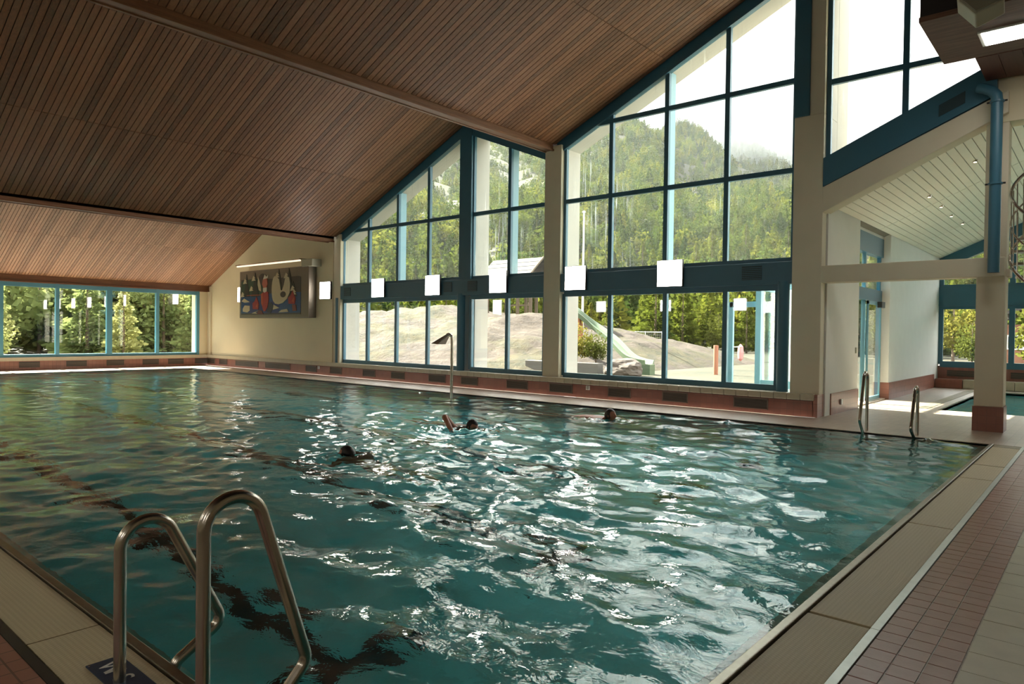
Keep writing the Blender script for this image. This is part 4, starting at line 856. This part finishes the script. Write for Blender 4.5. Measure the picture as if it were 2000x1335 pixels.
# mist on the ridge
mm, t, out = newmat('mist'); vs_ = N(t, 'ShaderNodeVolumeScatter'); vs_.inputs['Color'].default_value = (1, 1, 1, 1); vs_.inputs['Density'].default_value = .012; vs_.inputs['Anisotropy'].default_value = .2
t.links.new(vs_.outputs[0], out.inputs['Volume'])
for k, (az, r, el, sx_, sz_) in enumerate(((14, 560, 16.5, 190, 60), (23, 620, 18.5, 170, 58), (33, 640, 21.0, 190, 50))):
    a = math.radians(az); bm = bmesh.new(); bmesh.ops.create_icosphere(bm, subdivisions=4, radius=1); me = bpy.data.meshes.new('cloud')
    for v in bm.verts: v.co *= 1 + .22*noise.noise(v.co*2.1 + Vector((k*9, 0, 0)))
    bm.to_mesh(me); bm.free(); me.materials.append(mm); me.polygons.foreach_set('use_smooth', [True]*len(me.polygons))
    o = obj('cloud_bank', me, None, (-6 - r*math.sin(a), 5 + r*math.cos(a), 1.5 + r*math.tan(math.radians(el)))); o.scale = (sx_, 150, sz_); o.rotation_euler.z = a
    tag(o, ('low cloud bank hanging over the right of the ridge', 'low cloud bank over the middle of the ridge', 'thin cloud bank at the left of the ridge')[k], 'cloud', 'cloud on the ridge')
mh, t, out = newmat('valley_air'); vs_ = N(t, 'ShaderNodeVolumeScatter'); vs_.inputs['Color'].default_value = (.95, .98, 1, 1); vs_.inputs['Density'].default_value = .00012; vs_.inputs['Anisotropy'].default_value = .3
t.links.new(vs_.outputs[0], out.inputs['Volume'])
tag(MB().box(-900, 60, 48, 900, -20, 420).build('valley_haze', mh), 'thin bright haze hanging in the valley in front of the forest', 'haze', kind='stuff')
# play hut
hx, hy = -28.0, 33.0; hz = 2.2
ph = empty('play_hut', (hx, hy, hz)); tag(ph, 'open timber play hut with grey shingle roof on the rock', 'hut')
for dx in (-1.75, -.1, .75, 1.75):
    for dy in (-.9, .9): MB().box(hx + dx - .075, hx + dx + .075, hy + dy - .075, hy + dy + .075, hz - .5, hz + 2.75).build('post', TIMBER, ph)
for dy in (-.9, .9): MB().box(hx - 1.9, hx + 1.9, hy + dy - .06, hy + dy + .06, hz + 2.55, hz + 2.72).build('rail', TIMBER, ph)
for z in (.9, 1.5): MB().box(hx - .1, hx + 1.75, hy - .95, hy - .88, hz + z, hz + z + .09).build('rung', TIMBER, ph)
MB().box(hx - 1.2, hx - .5, hy - 1.0, hy - .95, hz + .1, hz + 1.3).build('board', PLASTW, ph)
for s_ in (-1, 1):
    for k in range(4):
        a0, a1 = k/4, (k + 1)/4 + .04; y_a, y_b = hy + s_*1.35*(1 - a0), hy + s_*1.35*max(0, 1 - a1); z_a, z_b = hz + 2.7 + 1.15*a0, hz + 2.7 + 1.15*min(1, a1)
        MB().add([(hx - 2.1, y_a, z_a + .05), (hx + 2.0, y_a, z_a + .05), (hx + 2.0, y_b, z_b + .02), (hx - 2.1, y_b, z_b + .02), (hx - 2.1, y_a, z_a), (hx + 2.0, y_a, z_a), (hx + 2.0, y_b, z_b - .03), (hx - 2.1, y_b, z_b - .03)], [(0,1,2,3), (7,6,5,4), (0,4,5,1), (1,5,6,2), (2,6,7,3), (3,7,4,0)]).build('shingle_course', SHINGLE, ph)
    MB().tube([(hx + 1.98, hy + s_*1.4, hz + 2.65), (hx + 1.98, hy, hz + 3.86)], .07, 6).build('barge_board', TIMBER, ph)
# slide
sl = empty('slide', (-15.5, 25, 0)); tag(sl, 'pale green plastic slide running down over the boulder', 'slide')
sp = bez([(-19.3, 26.2, 2.75), (-18.57, 26.0, 2.42), (-17.57, 26.0, 1.78), (-16.4, 25.6, 1.22), (-15.2, 25.0, .55), (-14.5, 24.7, .36), (-13.9, 24.5, .30)], 8)
gut = MB(); sec = [(-.27, .17), (-.24, .17), (-.19, .02), (.19, .02), (.24, .17), (.27, .17), (.22, -.04), (-.22, -.04)]
vs = []; m_ = len(sp)
for i, p in enumerate(sp):
    tdir = (sp[min(i+1, m_-1)] - sp[max(i-1, 0)]).normalized(); side = tdir.cross(Vector((0, 0, 1))).normalized(); upv = side.cross(tdir)
    vs += [p + side*a + upv*b for a, b in sec]
k_ = len(sec); gut.add(vs, [(i*k_ + j, i*k_ + (j+1) % k_, (i+1)*k_ + (j+1) % k_, (i+1)*k_ + j) for i in range(m_-1) for j in range(k_)] + [tuple(range(k_)), tuple(range((m_-1)*k_, m_*k_))])
auto(gut.build('chute', SLIDE, sl)); MB().box(-14.15, -13.75, 24.3, 24.7, -.2, .3).build('chute_foot', SLIDE, sl)
MB().box(-18.6, -18.3, 25.9, 26.2, .2, 2.3).build('prop', pbr('rust_timber', (.38, .15, .06), .8), sl)
# boulder, shrub, planter wall, posts, fence, mast
def blob(name, c, s, seed, mat, lab, cat, amp=.25, fq=1.6):
    bm = bmesh.new(); bmesh.ops.create_icosphere(bm, subdivisions=4, radius=1); me = bpy.data.meshes.new(name)
    for v in bm.verts: v.co *= 1 + amp*noise.noise(v.co*fq + Vector((seed, 0, 0))) + .06*noise.noise(v.co*6)
    bm.to_mesh(me); bm.free(); me.materials.append(mat); o = obj(name, me, None, c); o.scale = s; return tag(o, lab, cat)
blob('boulder', (-14.35, 23.3, .12), (.85, .6, .42), 3, ROCKL, 'pale boulder lying below the green slide', 'boulder')
tag(bevel(MB().box(-19.4, -15.6, 23.4, 23.8, -.3, .30).build('planter_wall', CONC), .02), 'low pale concrete planter wall below the yellow shrub', 'wall')
for k, (x, y, h) in enumerate(((-17.2, 24.2, 1.9), (-16.3, 24.3, 1.5))): tree(x, y, .15, h, DECY[k], ('yellow-green shrub behind the planter wall', 'lower shrub at the right end of the planter wall')[k], None, 'shrub', 1.15, 'shrub')
tag(bevel(MB().tube([(-12.24, 27, -.2), (-12.24, 27, 1.08)], .10, 10).build('timber_post', pbr('red_timber', (.34, .14, .08), .8)), .01), 'short brown timber post on the lawn', 'post')
by = empty('rescue_buoy', (-11.2, 27, 0)); tag(by, 'pink rescue buoy hanging on a thin rail on the lawn', 'buoy')
blob_ = MB().lathe([(.02, 0), (.10, .1), (.12, .35), (.10, .58), (.02, .68)], (-11.2, 27, .47), 12).build('buoy', pbr('pink_plastic', (.62, .26, .26), .5), by); MB().tube([(-11.9, 27.1, 1.0), (-11.2, 27.1, 1.05)], .02, 6).build('rail', WIRE, by); MB().tube([(-11.9, 27.1, -.1), (-11.9, 27.1, 1.0)], .02, 6).build('rail_post', WIRE, by)
fc = empty('mesh_fence', (-24, 40, .5)); tag(fc, 'galvanised mesh fence beyond the rock outcrop', 'fence')
for x in np.linspace(-26.6, -21.8, 5): MB().tube([(x, 40, -.2), (x, 40, 1.7)], .03, 6).build('post', WIRE, fc)
MB().tube([(-26.6, 40, 1.65), (-21.8, 40, 1.65)], .02, 6).build('rail', WIRE, fc)
wm = MB()
for x in np.linspace(-23.4, -21.8, 12): wm.tube([(x, 40, .5), (x, 40, 1.65)], .007, 4)
for z in np.linspace(.6, 1.6, 8): wm.tube([(-23.4, 40, z), (-21.8, 40, z)], .007, 4)
tag(wm.build('wire_mesh', WIRE, fc), kind='stuff')
ms = empty('flag_mast', (-22.4, 32, 1.6)); tag(ms, 'tall pale mast standing behind the slide', 'mast')
MB().tube([(-22.4, 32, .8), (-22.4, 32, 8.2)], [.07, .045], 10).build('pole', PLASTW, ms); MB().lathe([(.02, 0), (.09, .04), (.09, .10), (.02, .14)], (-22.4, 32, 8.2), 12).build('finial', PLASTW, ms)
# light blue glazed porch outside the door
pc = empty('glazed_porch', (-5.6, 15.6, 0)); tag(pc, 'light blue framed glass porch outside the near lower window', 'porch')
for x0, x1, y0, y1, z0, z1 in ((-6.62, -6.52, 15.25, 15.33, -.1, 2.25), (-5.98, -5.86, 15.2, 15.34, -.1, 2.62), (-5.72, -5.62, 16.3, 16.4, -.1, 2.62), (-5.98, -5.86, 18.6, 18.7, -.1, 2.62)): MB().box(x0, x1, y0, y1, z0, z1).build('post', BLUE_L, pc)
for x0, x1, y0, y1, z0, z1 in ((-6.6, -5.9, 15.25, 15.33, 2.14, 2.26), (-5.9, -4.36, 15.22, 15.32, 2.50, 2.62), (-5.9, -4.36, 15.22, 15.32, .36, .52), (-5.95, -5.86, 15.3, 18.7, 2.5, 2.62), (-5.95, -5.86, 15.3, 18.7, -.05, .1)): MB().box(x0, x1, y0, y1, z0, z1).build('rail', BLUE_L, pc)
MB().box(-5.88, -4.36, 15.265, 15.275, .52, 2.5).build('pane', GLASS_P, pc); MB().box(-5.91, -5.90, 15.34, 18.6, .1, 2.5).build('pane', GLASS_P, pc)
# chalet far behind the annex window
chx, chy = -4.4, 58; chz = float(hill(np.array(chx), np.array(chy)))
ch = empty('chalet', (chx, chy, chz)); tag(ch, 'brown timber chalet with pale roof seen through the annex window', 'house')
MB().box(chx - 2.2, chx + 4, chy, chy + 6, chz - .5, chz + 2.6).build('wall', pbr('chalet_timber', (.26, .11, .06), .8), ch)
MB().add([(chx - 3, chy - 1, chz + 2.5), (chx - 3, chy + 7, chz + 2.5), (chx + 1, chy + 7, chz + 4.0), (chx + 1, chy - 1, chz + 4.0), (chx + 5, chy + 7, chz + 2.5), (chx + 5, chy - 1, chz + 2.5), (chx - 3, chy - 1, chz + 2.75), (chx - 3, chy + 7, chz + 2.75), (chx + 1, chy + 7, chz + 4.25), (chx + 1, chy - 1, chz + 4.25), (chx + 5, chy + 7, chz + 2.75), (chx + 5, chy - 1, chz + 2.75)],
        [(0,1,2,3), (3,2,4,5), (6,9,8,7), (9,11,10,8), (0,3,9,6), (3,5,11,9), (1,7,8,2), (2,8,10,4), (0,6,7,1), (5,4,10,11)]).build('roof', SHINGLE, ch)
w_ = MB().box(chx - 1.0, chx + .0, chy - .05, chy, chz + .9, chz + 1.9).build('window', PLASTW, ch); MB().box(chx - .9, chx - .1, chy - .07, chy - .05, chz + 1.0, chz + 1.8).build('pane', DARK, w_)
